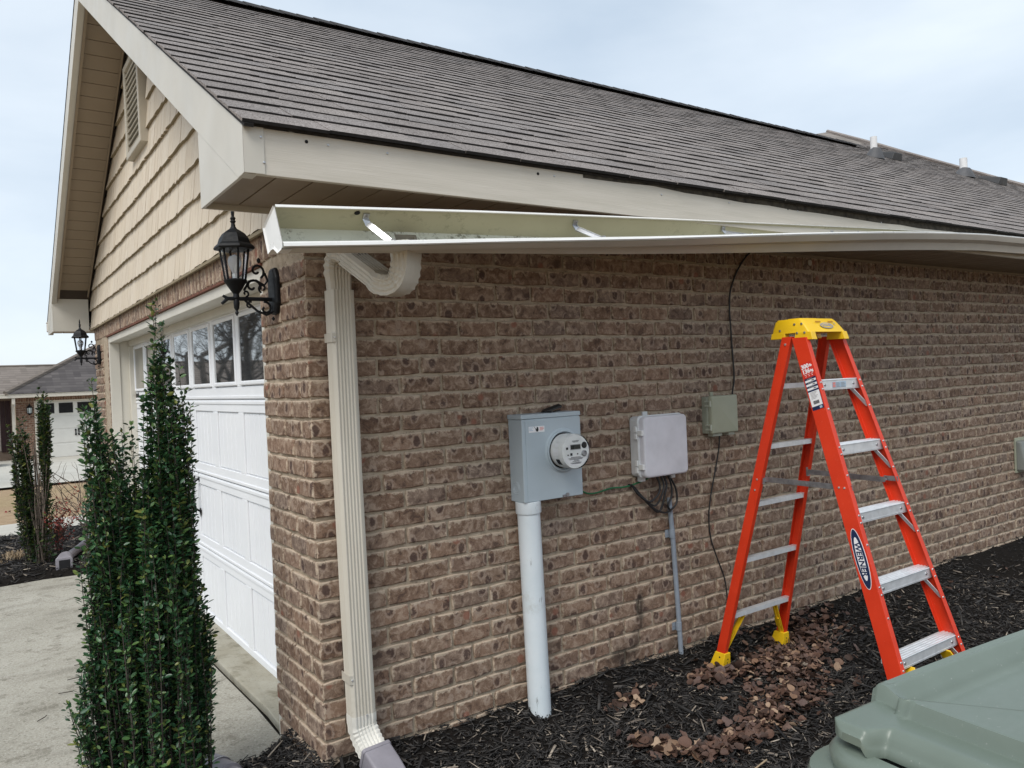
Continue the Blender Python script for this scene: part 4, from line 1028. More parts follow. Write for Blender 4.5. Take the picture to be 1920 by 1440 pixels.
# ================================================================== LANTERNS
def spiral(cx, cz, r0, r1, a0, a1, n=14): return [(cx+(r0+(r1-r0)*i/n)*math.cos(R(a0+(a1-a0)*i/n)), cz+(r0+(r1-r0)*i/n)*math.sin(R(a0+(a1-a0)*i/n))) for i in range(n+1)]
def lantern(y, z, label, src=None):
    t = thing('wall_lantern', label, 'wall lantern', (0, y, z), 'black wall lanterns either side of the garage door')
    bp = MB(); secs = []
    def oct_(w, h, x): return [(x, y+a, z+c) for a, c in ((w*.5, h), (-w*.5, h), (-w, h*.55), (-w, -h*.55), (-w*.5, -h), (w*.5, -h), (w, -h*.55), (w, h*.55))]
    bp.loft([oct_(.052, .100, -.003), oct_(.052, .100, -.018), oct_(.042, .088, -.027)]); bp.build('back_plate', IRON, t, bevel=.004)
    ax = -.175
    b = MB(); zz = z-.035
    b.tube([(-.02, y, zz), (ax-.035, y, zz)], .0085, 8); b.tube([(ax-.035, y, zz), (ax-.055, y, zz+.012)], [.008, .005], 6); b.tube([(ax-.035, y, zz), (ax-.06, y, zz-.022)], [.008, .006], 6)
    for sp, r in ((spiral(-.085, z+.085, .034, .006, -60, 330), .0052), (spiral(-.105, z+.018, .036, .006, -20, 330), .0052), (spiral(-.062, z+.012, .020, .005, 250, -80), .0045), (spiral(-.055, z-.075, .030, .006, 100, -230), .005), (spiral(-.12, z-.062, .016, .004, 60, 390), .0042), (spiral(-.135, z-.012, .014, .004, -90, 240), .0042)):
        b.tube([(a, y, c) for a, c in sp], r, 6)
    b.tube([(-.052, y, z+.078), (-.040, y, z+.045), (-.055, y, z+.025), (-.09, y, z+.045), (-.120, y, z+.04), (-.142, y, z+.0)], .0052, 6)
    b.tube([(-.025, y, z-.09), (-.05, y, z-.102), (-.09, y, z-.085), (-.13, y, z-.05), (-.145, y, zz)], .0052, 6)
    b.lathe([(.001, -.012), (.008, -.006), (.008, .006), (.001, .012)], (-.075, y, z+.130), (0, 0, 1), 8); b.lathe([(.001, -.01), (.008, 0), (.001, .01)], (-.022, y, z-.118), (0, 0, 1), 8)
    b.lathe([(.006, -.012), (.006, .02)], (-.03, y, zz), (-1, 0, 0), 8)
    b.build('scroll_arm', IRON, t, smooth=True)
    b = MB(); b.lathe([(.002, -.072), (.008, -.060), (.005, -.050), (.011, -.040), (.013, -.018), (.010, -.002), (.014, .004), (.012, .02), (.022, .034), (.040, .062), (.046, .068), (.049, .076), (.044, .078), (.001, .078)], (ax, y, zz), (0, 0, 1), 12); b.build('cup', IRON, t, smooth=True, angle=35)
    zb_, zt_, rb, rt = zz+.078, zz+.215, .041, .060
    b = MB(); gl = []
    for k in range(6):
        a = R(60*k+30); a2 = R(60*k+90); c0 = Vector((ax+rb*math.cos(a), y+rb*math.sin(a), zb_)); c1 = Vector((ax+rt*math.cos(a), y+rt*math.sin(a), zt_))
        b.tube([c0, c1], .0048, 6); d0 = Vector((ax+rb*math.cos(a2), y+rb*math.sin(a2), zb_)); d1 = Vector((ax+rt*math.cos(a2), y+rt*math.sin(a2), zt_)); gl.append((c0, d0, d1, c1))
        b.tube([c0, d0], .004, 5); b.tube([c1, d1], .005, 5)
    b.build('cage', IRON, t)
    for q in gl:
        g = MB(); q = [p.lerp(sum(q, Vector())/4, .05) for p in q]; n_ = (q[1]-q[0]).cross(q[3]-q[0]).normalized()*.0022; g.loft([[p-n_/2 for p in q], [p+n_/2 for p in q]]); g.build('glass_pane', LGLASS, t)
    b = MB(); b.lathe([(.082, .205), (.086, .212), (.080, .222), (.068, .232), (.062, .252), (.048, .272), (.030, .285), (.016, .293), (.010, .303), (.008, .318), (.013, .324), (.009, .330), (.012, .338), (.006, .346), (.0075, .362), (.004, .385), (.001, .392)], (ax, y, zz), (0, 0, 1), 6, ref=(math.cos(R(30)), math.sin(R(30)), 0)); b.build('roof_cap', IRON, t, bevel=.002)
    b = MB(); b.lathe([(.012, .078), (.012, .105)], (ax, y, zz), (0, 0, 1), 10); b.build('socket', WHITE, t)
    b = MB(); b.lathe([(.010, .105), (.016, .118), (.027, .145), (.028, .158), (.022, .176), (.001, .186)], (ax, y, zz), (0, 0, 1), 14); b.build('bulb', BULB, t, smooth=True)
lantern(.335, 1.962, 'black iron coach lantern on the corner brick pier beside the downspout')
lantern(5.90, 1.960, 'smaller looking black iron coach lantern on the far pier, against the sky')

# ================================================================== ELECTRIC METER, PIPE, BOXES
me_ = thing('meter_box', 'grey steel electric meter box with round glass meter on the brick wall', 'meter box', (1.11, 0, .97))
b = MB(); b.box(.947, 1.288, -.112, -.004, .972, 1.352); b.box(.943, 1.292, -.1155, -.003, 1.353, 1.374); body = b.build('box', METAL_GREY, me_, bevel=.003)
b = MB(); b.box(.966, 1.2885, -.1150, -.1125, .9735, 1.346); b.build('front_cover', METAL_GREY, me_, bevel=.0015)
C_ = Vector((1.178, -.1145, 1.194)); AX = Vector((0, -1, 0))
b = MB(); b.lathe([(.108, -.001), (.104, .003), (.098, .005), (.097, .012), (.090, .013), (.088, .003)], C_, AX, 36, cap=False); b.build('meter_ring', METAL_GREY, me_, smooth=True)
b = MB(); b.lathe([(.084, .0), (.084, .004), (.0805, .006)], C_, AX, 36); b.build('black_gasket', RUBBER, me_, smooth=True)
b = MB(); b.lathe([(.0785, .004), (.0785, .090), (.0770, .094), (.001, .0942)], C_, AX, 40); mt = b.build('meter', WHITE, me_, smooth=True, label='white cylindrical meter with a dark display')
b = MB(); b.lathe([(.0812, .03), (.0812, .099), (.078, .104), (.001, .105)], C_, AX, 40, cap=False); b.build('clear_cover', CLEAR, mt, smooth=True)
def fp(dx, dz_, y): return (C_.x+dx, y, C_.z+dz_)
def decal(x0, x1, z0, z1, y, mat, name, par, round_=0):
    b = MB(); b.box(C_.x+x0, C_.x+x1, y-.0007, y, C_.z+z0, C_.z+z1); return b.build(name, mat, par)
yf = C_.y-.0945
decal(-.032, .030, .008, .033, yf, GREYINK, 'display_frame', mt); decal(-.029, .027, .011, .030, yf-.0008, LCD, 'display', mt)
b = MB(); b.add([fp(x*.066*math.cos(0)+0, z, yf-.0002) for x, z in [(-1, -.022), (1, -.022), (.9, -.04), (.65, -.056), (.3, -.064), (-.3, -.064), (-.65, -.056), (-.9, -.04)]], [tuple(range(8))[::-1]]); b.build('name_plate', PAPER, mt)
b = MB()
for i, (w, z) in enumerate(((.030, -.027), (.046, -.032), (.040, -.037), (.014, -.042), (.022, -.047), (.034, -.053), (.028, -.057))): b.box(C_.x-w, C_.x+w*.9, yf-.0010, yf-.0004, C_.z+z, C_.z+z+.0022)
for i, (w, z) in enumerate(((.020, .048), (.016, .043))): b.box(C_.x-w, C_.x+w, yf-.0010, yf-.0004, C_.z+z, C_.z+z+.002)
for x, z, w, h in ((-.057, .011, .012, .011), (-.05, -.017, .007, .006), (-.033, -.018, .012, .012), (.006, -.015, .007, .006)): b.box(C_.x+x, C_.x+x+w, yf-.0012, yf-.0004, C_.z+z, C_.z+z+h)
b.build('small_print', BLACKINK, mt)
for x, z in ((.050, .026), (.048, -.012)):
    b = MB(); b.lathe([(.015, 0), (.015, .004), (.011, .006), (.010, .003), (.001, .003)], fp(x, z, yf), AX, 16); b.build('sensor', STEELZ if z < 0 else RUBBER, mt, smooth=True)
b = MB()                                    # labels wrapped round the drum
def drum(a0, a1, y0, y1):
    n = 6; return [[Vector((C_.x+.0790*math.cos(R(a0+(a1-a0)*i/n)), yy, C_.z+.0790*math.sin(R(a0+(a1-a0)*i/n)))) for i in range(n+1)] for yy in (y0, y1)]
b.loft(drum(205, 228, -.178, -.150), closed=False); b.build('black_label', BLACKINK, mt)
b = MB(); b.loft(drum(168, 192, -.180, -.140), closed=False); b.loft(drum(150, 163, -.175, -.150), closed=False); b.build('print_label', PAPER, mt)
b = MB(); b.box(.984, 1.074, -.1160, -.1153, 1.290, 1.3175); sk_ = b.build('warning_sticker', PAPER, me_)
b = MB()
for w, z in ((.022, 1.311), (.016, 1.305), (.022, 1.299)): b.box(.987, .987+w, -.1166, -.1161, z, z+.0025)
b.build('sticker_print', BLUEINK, sk_)
b = MB()
for w, z in ((.022, 1.310), (.024, 1.304), (.018, 1.298)): b.box(1.046, 1.046+w, -.1166, -.1161, z, z+.003)
b.build('sticker_print', PINKINK, sk_)
b = MB(); b.add([(1.026, -.1168, 1.294), (1.036, -.1168, 1.2925), (1.039, -.1168, 1.302), (1.038, -.1168, 1.312), (1.034, -.1168, 1.3155), (1.029, -.1168, 1.312), (1.0275, -.1168, 1.304), (1.022, -.1168, 1.309), (1.0215, -.1168, 1.3065)], [tuple(range(9))]); b.tube([(1.014, -.1168, 1.3165), (1.026, -.1168, 1.303)], .0008, 4); b.build('hand_symbol', BLACKINK, sk_)
b = MB(); 
for r_ in (.030, .021): b.lathe([(r_, -.0), (r_-.001, .0012), (r_-.004, .0012), (r_-.005, 0)], (.9470, -.050, 1.035), (-1, 0, 0), 24, cap=False)
b.build('knockout', METAL_GREY, me_)
b = MB(); b.box(1.165, 1.20, -.120, -.1145, .974, .986); b.lathe([(.010, 0), (.010, .006)], (1.19, -.118, .984), (0, -1, 0), 10); hasp = b.build('hasp', STEELZ, me_)
b = MB(); b.tube([(1.185, -.119, .976), (1.182, -.12, .958), (1.184, -.12, .945)], .0012, 5); b.box(1.179, 1.190, -.123, -.118, .915, .945); b.build('seal_tag', CLEAR, hasp)
b = MB(); b.box(1.13, 1.15, -.10, -.02, 1.374, 1.380); b.obox((1.17, -.055, 1.392), (.05, .0, .012), (0, .012, .004), (-.001, 0, .004)); b.tube([(1.20, -.05, 1.40), (1.225, -.05, 1.392), (1.22, -.05, 1.38), (1.19, -.05, 1.378)], .003, 6); b.build('black_putty', RUBBER, me_)
t = thing('conduit_pipe', 'thick white scuffed service conduit dropping from the meter box into the mulch', 'pipe', (1.02, -.06, .04))
b = MB(); b.lathe([(.0535, -.12), (.0535, .90)], (1.019, -.0605, .02), (-.018, 0, 1), 28); b.build('pipe', PVC, t, smooth=True)
b = MB(); b.lathe([(.0585, .895), (.0600, .9), (.0600, .952)], (1.019, -.0605, .02), (-.018, 0, 1), 28); b.build('coupling', PVC, t, smooth=True, bevel=.002)

def rbox(b, x0, x1, y0, y1, z0, z1, r, n=4):
    """box whose outline in the wall plane has rounded corners and a softened front edge"""
    cx, cz, w, h = (x0+x1)/2, (z0+z1)/2, (x1-x0)/2, (z1-z0)/2
    def ring(y, ins): return [(cx+a, y, cz+c) for a, c in rr(w-ins, h-ins, max(.003, r-ins*.5), n)]
    k = min(.012, (y1-y0)*.35)
    b.loft([ring(y1, 0)[::-1], ring(y0+k, .0)[::-1], ring(y0+k*.45, k*.15)[::-1], ring(y0+k*.12, k*.5)[::-1], ring(y0, k*1.0)[::-1]])
t = thing('utility_box', 'chalky grey plastic telephone box with hinge clips and black cables below', 'utility box', (1.87, 0, 1.0))
b = MB(); rbox(b, 1.712, 2.030, -.060, -.004, 1.004, 1.316, .022); b.build('base', NIDB, t, smooth=True)
b = MB(); rbox(b, 1.706, 2.036, -.068, -.058, .998, 1.322, .026); b.build('rim', NIDB, t, smooth=True)
b = MB(); rbox(b, 1.716, 2.034, -.104, -.066, 1.000, 1.316, .026); cov = b.build('cover', NIDC, t, smooth=True)
for z in (1.235, 1.06):
    b = MB(); b.box(1.699, 1.712, -.062, -.044, z-.034, z-.004); b.box(1.699, 1.712, -.062, -.044, z+.002, z+.032); b.box(1.704, 1.724, -.098, -.066, z-.015, z+.012); b.build('hinge_clip', WHITE, t, bevel=.002)
b = MB(); b.box(1.80, 1.835, -.012, -.003, 1.316, 1.338); b.box(1.735, 1.765, -.05, -.02, .978, 1.004); b.box(1.955, 1.985, -.05, -.02, .975, 1.004); b.build('mounting_lug', NIDB, t, bevel=.002)
b = MB(); b.box(1.975, 2.012, -.1048, -.1042, 1.024, 1.0255); b.box(1.975, 1.976, -.1048, -.1042, 1.006, 1.0255); b.build('moulded_mark', NIDB, cov)
t = thing('utility_box', 'small sage green plastic cable box to the right of the chalky grey box', 'utility box', (2.37, 0, 1.19))
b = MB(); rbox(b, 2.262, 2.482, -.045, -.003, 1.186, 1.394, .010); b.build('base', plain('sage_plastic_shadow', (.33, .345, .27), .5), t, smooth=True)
b = MB(); rbox(b, 2.268, 2.486, -.072, -.046, 1.186, 1.398, .008); b.build('cover', SAGE, t, smooth=True)
for z in (1.355, 1.222):
    b = MB(); b.box(2.256, 2.266, -.070, -.03, z-.016, z-.008); b.box(2.256, 2.266, -.070, -.03, z+.008, z+.016); b.box(2.256, 2.266, -.070, -.062, z-.0079, z+.0079); b.build('latch', SAGE_L, t, bevel=.001)
b = MB(); b.box(2.296, 2.37, -.05, -.012, 1.170, 1.186); b.box(2.425, 2.475, -.05, -.012, 1.170, 1.186); b.build('cable_gland', SAGE_L, t, bevel=.002)
b = MB(); b.box(2.33, 2.355, -.010, -.003, 1.394, 1.418); b.build('mounting_lug', SAGE, t, bevel=.001)
def smooth_path(pts, n=6):
    P = [Vector(p) for p in pts]; out = []
    for i in range(len(P)-1):
        p0, p1, p2, p3 = P[max(i-1, 0)], P[i], P[i+1], P[min(i+2, len(P)-1)]
        for k in range(n):
            t = k/n; out.append(.5*((2*p1)+(p2-p0)*t+(2*p0-5*p1+4*p2-p3)*t*t+(3*p1-p0-3*p2+p3)*t**3))
    return out+[P[-1]]
def cable(name, pts, r, mat, label, cat='cable', group=None):
    b = MB(); b.tube(smooth_path(pts), r, 7); o = b.build(name, mat, None, smooth=True); tag(o, label, cat, group); return o
cable('cable', [(2.80, -.02, 2.236), (2.73, -.016, 2.232), (2.64, -.013, 2.16), (2.56, -.012, 2.05), (2.522, -.012, 1.93), (2.527, -.012, 1.7), (2.535, -.013, 1.5), (2.505, -.02, 1.40), (2.496, -.02, 1.30), (2.49, -.018, 1.2)], .005, RUBBER, 'thin black cable running from the soffit down to the green cable box')
cable('cable', [(2.375, -.025, 1.175), (2.372, -.02, 1.1), (2.345, -.012, .98), (2.30, -.011, .84), (2.276, -.011, .72), (2.285, -.011, .6), (2.33, -.011, .48), (2.385, -.012, .35), (2.40, -.014, .2), (2.40, -.016, .02)], .0038, RUBBER, 'thin black cable hanging loose below the green cable box into the mulch')
cable('wire', [(1.280, -.03, 1.06), (1.30, -.02, 1.03), (1.345, -.014, .985), (1.40, -.012, .955), (1.46, -.012, .95), (1.56, -.012, .962), (1.64, -.013, .958), (1.72, -.016, .966), (1.80, -.025, .985), (1.85, -.035, 1.01)], .0042, GREENW, 'green ground wire sagging between meter box and grey telephone box', 'wire')
ends = [(1.855, -.035, 1.0), (1.88, -.04, 1.0), (1.905, -.035, 1.0), (1.93, -.045, 1.0), (1.945, -.03, 1.0)]
loops = [(1.70, -.018, .955), (1.705, -.02, .953), (1.71, -.022, .95), None, None]
b_lab = ['black cable leaving the grey telephone box nearest the hinge side and looping left', 'second black cable under the grey telephone box, looping left', 'middle black cable under the grey telephone box, in the widest loop', 'fourth black cable under the grey telephone box, dropping towards the thin conduit', 'rightmost black cable under the grey telephone box, bowed out to the right']
lows = [(1.80, .865), (1.84, .84), (1.87, .805), None, None]
for i in range(3):
    e, lp, lw = ends[i], loops[i], lows[i]
    cable('cable', [e, (e[0]+.015, e[1]-.01, .95), (e[0]+.0, e[1]-.012, .90), (lw[0], -.035, lw[1]), (lw[0]-.07, -.03, lw[1]+.045), lp, (lp[0]-.02, -.012, lp[2]+.012)], .0055, RUBBER, b_lab[i], group='cables under the telephone box')
cable('cable', [ends[3], (1.955, -.045, .94), (1.955, -.045, .88), (1.93, -.04, .83), (1.955, -.03, .80), (1.972, -.022, .78)], .0055, RUBBER, b_lab[3], group='cables under the telephone box')
cable('cable', [ends[4], (1.975, -.04, .95), (1.995, -.045, .89), (1.985, -.045, .83), (1.92, -.04, .795), (1.86, -.035, .81), (1.80, -.03, .85)], .0055, RUBBER, b_lab[4], group='cables under the telephone box')
t = thing('conduit', 'thin grey cable conduit clipped to the bricks below the telephone box', 'conduit', (1.99, -.02, .04))
b = MB(); b.tube([(1.960, -.0205, .865), (1.975, -.0205, .66), (1.992, -.0205, .3), (2.006, -.0205, -.05)], .0135, 12); b.build('pipe', CONDUIT, t, smooth=True)
for x, z in ((1.972, .672), (1.994, .168)):
    b = MB(); b.lathe([(.0165, -.022), (.0165, .022)], (x, -.0205, z), (-.03, 0, 1), 12); b.box(x-.036, x-.012, -.008, -.003, z-.020, z+.020); cl = b.build('clip', CONDUIT, t)
    b = MB(); b.lathe([(.004, 0), (.003, .003)], (x-.026, -.008, z), (0, -1, 0), 7); b.build('screw', STEELZ, cl)
t = thing('wall_vent', 'grey hooded vent box on the brick wall at the right edge of the picture', 'vent', (6.1, 0, .63))
b = MB(); b.box(6.00, 6.26, -.016, -.003, .58, .87); b.build('flange', SAGE, t, bevel=.003)
b = MB(); b.loft([[(6.01, -.012, .60), (6.25, -.012, .60), (6.25, -.012, .85), (6.01, -.012, .85)], [(6.02, -.10, .60), (6.24, -.10, .60), (6.24, -.05, .84), (6.02, -.05, .84)]]); b.build('hood', plain('grey_hood', (.24, .25, .23), .5), t, bevel=.012)
# ================================================================== STEPLADDER
LB = Vector((2.405, -.75, .018))
lad = thing('stepladder', 'orange fibreglass stepladder with yellow top and aluminium steps, standing open on the mulch', 'ladder', LB, None, (0, R(-.15), R(.46)))
WL[lad.name] = Vector((0, 0, 0))
def yf(z): return -.414+.32*(z-.2315)
def wf(z): return .267-.071*(z-.2315)
def yr(z): return .600-.252*z
def wr(z): return .271-.062*z
def rail(sg, yfun, wfun, D, Fl, z0, z1, back, name, th=.0045):
    secs = []
    for z in (z0, z1):
        w = wfun(z); y = yfun(z); s = 1 if not back else -1
        pr = [(0, 0), (Fl, 0), (Fl, th), (th, th), (th, D-th), (Fl, D-th), (Fl, D), (0, D)]
        secs.append([(sg*(w-a), y+s*b_, z) for a, b_ in pr])
    b = MB(); b.loft(secs if (sg*(1 if not back else -1)) > 0 else [q[::-1] for q in secs]); return b.build(name, ORANGE, lad, local=True, bevel=.0012, seg=1)
for sg in (-1, 1):
    fr = rail(sg, yf, wf, .080, .030, -.04, 1.665, False, 'front_rail')
    rl = rail(sg, yr, wr, .054, .027, -.015, 1.672, True, 'rear_rail')
    b = MB()
    for i in range(5):
        z = .2315+.305*i
        for dz_ in (-.008, -.040, -.135): b.lathe([(.0062, 0), (.0055, .0028), (.002, .0036)], (sg*(wf(z+dz_)-.016), yf(z+dz_)-.0002, z+dz_), (0, -1, .0), 9)
    b.build('rivet', RIVET, fr, local=True, smooth=True)
    b = MB()
    for z in (.90, .955): b.lathe([(.0055, 0), (.005, .003), (.001, .004)], (sg*wr(z), yr(z)-.03, z), (sg, 0, 0), 9)
    b.lathe([(.0065, 0), (.006, .004), (.001, .005)], (sg*wr(1.635), yr(1.635)-.03, 1.635), (sg, 0, 0), 9)
    for yy in (.022, .05): b.lathe([(.0055, 0), (.005, .003), (.001, .004)], (sg*wf(.955), yf(.955)+yy, .955), (sg, 0, 0), 9)
    b.build('rivet', RIVET, rl, local=True, smooth=True)
    # rear boots, braces
    b = MB(); z0, z1 = -.078, .017
    def q(z, g): w = wr(z); y = yr(z); return [(sg*(w+.004+g), y+.005+g, z), (sg*(w-.040-g), y+.005+g, z), (sg*(w-.040-g), y-.062-g, z), (sg*(w+.004+g), y-.062-g, z)]
    b.loft([q(z0, .010), q(-.053, .010), q(z1, 0)] if sg < 0 else [q(z0, .010)[::-1], q(-.053, .010)[::-1], q(z1, 0)[::-1]]); ft = b.build('rear_foot', YELLOW, lad, local=True, bevel=.003)
    b = MB()
    for z in (-.037, -.005): b.lathe([(.004, 0), (.0038, .003)], (sg*(wr(z)+.008), yr(z)-.035, z), (sg, 0, 0), 8)
    for z, yo in ((-.035, -.03), (-.015, -.03)): b.lathe([(.0035, 0), (.0032, .002)], (sg*(wr(z)-.02), yr(z)-.068, z), (0, -1, 0), 8)
    b.build('foot_hole', DARK, ft, local=True)
    b = MB(); zz = .222; A = Vector((sg*(wr(.02)-.022), yr(.02)-.03, .015)); Bv = Vector((sg*(wr(.21)-.125), yr(.21)-.028, zz-.014)); d = Bv-A; nrm = d.cross(Vector((0, 1, 0))).normalized()
    b.obox((A+Bv)/2, d/2, (0, .016, 0), nrm*.003); b.obox((A+Bv)/2+nrm*.006, d/2, (0, .003, 0), nrm*.008); b.obox(A.lerp(Bv, .4)+nrm*.01, d*.14, (0, .014, 0), nrm*.003); b.build('rear_foot_brace', YELLOW, lad, local=True)
    # front feet and yellow braces under the bottom step
    b = MB()
    def q2(z, g): w = wf(z); y = yf(z); return [(sg*(w+.003+g), y-.004-g, z), (sg*(w-.034-g), y-.004-g, z), (sg*(w-.034-g), y+.085+g, z), (sg*(w+.003+g), y+.085+g, z)]
    s_ = [q2(-.07, .008), q2(-.053, .008), q2(.005, 0)]; b.loft(s_ if sg > 0 else [k[::-1] for k in s_]); b.build('front_foot', YELLOW, lad, local=True, bevel=.003)
    b = MB(); A = Vector((sg*(wf(.02)-.02), yf(.02)+.03, .01)); Bv = Vector((sg*(wf(.19)-.115), yf(.19)+.035, .182)); C2 = A.lerp(Bv, .5)+Vector((-sg*.02, 0, .018))
    for P, Q in ((A, C2), (C2, Bv)):
        d = Q-P; nrm = d.cross(Vector((0, 1, 0))).normalized(); b.obox((P+Q)/2, d/2, (0, .032, 0), nrm*.004)
    b.build('front_foot_brace', YELLOW, lad, local=True, bevel=.002)
for i in range(5):
    z = .2315+.305*i; w = wf(z)-.0055; y0 = yf(z)+.0055
    b = MB()
    pr = [(0, -.048), (.0025, -.048), (.0025, -.004), (.074, -.004), (.074, -.030), (.0765, -.030), (.0765, 0)]
    for k in range(5): x_ = .066-k*.0155; pr += [(x_, 0), (x_-.002, .0028), (x_-.005, .0028), (x_-.007, 0)]
    pr += [(.0, 0)]
    sec = [[(sx, y0+a+(-c if c < 0 else 0)*-.32*0, z+c) for a, c in pr] for sx in (-w, w)]
    b.loft(sec); b.box(-w+.03, w-.03, y0-.0012, y0-.0001, z-.042, z-.0395)
    st = b.build('step', ALU, lad, local=True)
    b = MB()
    for sx in (-w+.055, w-.055): b.lathe([(.0075, 0), (.0062, .003), (.002, .004)], (sx, y0-.0002, z-.022), (0, -1, 0), 10)
    b.build('rivet', STEELZ, st, local=True, smooth=True)
    for sg in (-1, 1):
        b = MB(); A = Vector((sg*(wf(z-.05)-.062), y0+.02, z-.040)); Bv = Vector((sg*(wf(z-.14)-.010), yf(z-.14)+.012, z-.140)); d = Bv-A; b.obox((A+Bv)/2, d/2, (0, .011, 0), d.cross(Vector((0, 1, 0))).normalized()*.0015)
        b.build('step_brace', ALU, lad, local=True)
    if i == 4:
        b = MB(); b.box(-.06, .055, y0-.0018, y0-.0005, z-.038, z-.010); b.build('step_sticker', BLUEINK, st, local=True)
        b = MB(); b.box(-.058, -.035, y0-.0026, y0-.0019, z-.036, z-.025); b.box(-.058, -.035, y0-.0026, y0-.0019, z-.023, z-.012); b.build('sticker_red', PINKINK, st, local=True)
        b = MB()
        for q_ in range(4):
            b.box(-.028, .002-.006*(q_ % 2), y0-.0026, y0-.0019, z-.035+.006*q_, z-.0325+.006*q_); b.box(.012, .048-.008*(q_ % 2), y0-.0026, y0-.0019, z-.035+.006*q_, z-.0325+.006*q_)
        b.build('sticker_print', GREYINK, st, local=True)
for z in (1.440, 1.135, .835, .535, .230):
    w = wr(z)-.006; y = yr(z)-.028; b = MB()
    b.loft([[(sx, y+a, z+c) for a, c in ((-.016, 0), (-.016, -.024), (-.0138, -.024), (-.0138, -.002), (.0138, -.002), (.0138, -.024), (.016, -.024), (.016, 0))] for sx in (-w, w)]); b.build('rear_rung', ALU, lad, local=True)
b = MB(); b.obox((.165, .245, 1.37), (.004, 0, 0), (0, .004, .0), (.014, .0, .07)); b.build('rung_brace', STEELZ, lad, local=True)
for sg in (-1, 1):
    zz = .955; xr = sg*(wr(zz)-.030); xf = sg*(wf(zz)-.036); A = Vector((xr, yr(zz)-.05, zz)); C3 = Vector((xf, yf(zz)+.05, zz-.006)); Mid = A.lerp(C3, .55)
    b = MB()
    for P, Q, o_ in ((A, Mid+Vector((0, -.015, 0)), 0), (Mid+Vector((0, .015, 0)), C3, .005)):
        d = Q-P; b.obox((P+Q)/2+Vector((-sg*o_, 0, 0)), d/2, (.0016, 0, 0), (0, 0, .013))
    b.lathe([(.006, 0), (.006, .008)], Mid+Vector((-sg*.004, 0, 0)), (sg, 0, 0), 8); b.lathe([(.006, 0), (.006, .01)], C3+Vector((-sg*.006, 0, 0)), (sg, 0, 0), 8)
    b.obox(A+Vector((sg*.008, 0, .0)), (.008, 0, 0), (0, .006, 0), (0, 0, .024)); b.obox(C3+Vector((sg*.012, -.02, .006)), (.002, 0, 0), (0, .036, 0), (0, 0, .012)); b.build('spreader', STEELZ, lad, local=True, bevel=.0006)
# top cap
b = MB()
def ring(z, xw, ya, yb_, r): return [((xw-r if a > 0 else -xw+r)*0+cx, cy, z) for cx, cy in [(p[0], (ya+yb_)/2+p[1]) for p in rr(xw, (yb_-ya)/2, r, 3)]]
b.loft([ring(1.690, .152, .030, .250, .012), ring(1.715, .149, .048, .246, .014), ring(1.748, .143, .075, .238, .016), ring(1.760, .136, .088, .230, .018)])
cap = b.build('top_cap', YELLOW, lad, local=True, smooth=True, angle=35)
b = MB()
for sg in (-1, 1):
    b.loft([[(sg*.155, .014, 1.652), (sg*.115, .014, 1.652), (sg*.115, .118, 1.655), (sg*.155, .118, 1.655)][::-sg], [(sg*.153, .026, 1.692), (sg*.114, .026, 1.692), (sg*.114, .110, 1.692), (sg*.153, .110, 1.692)][::-sg]])
    b.loft([[(sg*.155, .170, 1.664), (sg*.115, .170, 1.664), (sg*.115, .254, 1.664), (sg*.155, .254, 1.664)][::-sg], [(sg*.1525, .172, 1.693), (sg*.114, .172, 1.693), (sg*.114, .250, 1.693), (sg*.1525, .250, 1.693)][::-sg]])
b.box(-.07, .07, .14, .21, 1.762, 1.7665)
b.build('cap_lug', YELLOW, cap, local=True, bevel=.004)
b = MB()
for sg in (-1, 1):
    for y, z, xo in ((.078, 1.732, .1475), (.118, 1.732, .1475), (.058, 1.688, .1545), (.100, 1.688, .1545), (.200, 1.705, .1515)): b.lathe([(.0062, 0), (.0055, .0032), (.002, .004)], (sg*(xo-.001), y, z), (sg, 0, 0), 10)
b.build('rivet', STEELZ, cap, local=True, smooth=True)
fX = Vector((1, 0, 0)); fY = Vector((0, .59, .81)).normalized(); fN = fX.cross(fY)
def onface(me, origin, X, Y, N, name, parent):
    Mx = Matrix((X, Y, N)).transposed().to_4x4(); Mx.translation = origin; me.transform(Mx); o = bpy.data.objects.new(name, me); COL.objects.link(o); o.parent = parent; return o
def ellipse(a, c, mat, th=.0006, n=36, inner=None):
    b = MB()
    out = [(a*math.cos(2*math.pi*i/n), c*math.sin(2*math.pi*i/n)) for i in range(n)]
    b.loft([[(x, y, 0) for x, y in out], [(x, y, th) for x, y in out]])
    me = bpy.data.meshes.new('e'); me.from_pydata(b.v, [], b.f); me.materials.append(mat); me.update(); return me
P0 = Vector((.018, .0505, 1.7205))
o0 = P0+fN*.0022
onface(ellipse(.054, .0185, GREYINK), o0, fX, fY, fN, 'logo', cap); onface(ellipse(.0445, .0125, YELLOW), o0+fN*.0008, fX, fY, fN, 'logo', cap)
onface(text_mesh('WERNER', .0205, 0, .0007, GREYINK), o0+fN*.0018, fX, fY, fN, 'lettering', cap)
b = MB()
for k in range(3): b.box(-.007, .007-.004*(k == 1), .004*k, .004*k+.002, 0, .0006)
me = bpy.data.meshes.new('s'); me.from_pydata(b.v, [], b.f); me.materials.append(GREYINK); onface(me, P0+Vector((.075, 0, 0))+fY*.008+fN*.003, fX, fY, fN, 'small_print', cap)
b = MB()
for x in (-.052, .052): b.box(x-.022, x+.022, -.0025, .0025, 0, .001)
me = bpy.data.meshes.new('s'); me.from_pydata(b.v, [], b.f); me.materials.append(plain('slot_shade', (.38, .13, .006), .6)); onface(me, P0+Vector((.0, 0, 0))+fY*.026+fN*.0030, fX, fY, fN, 'slot', cap)
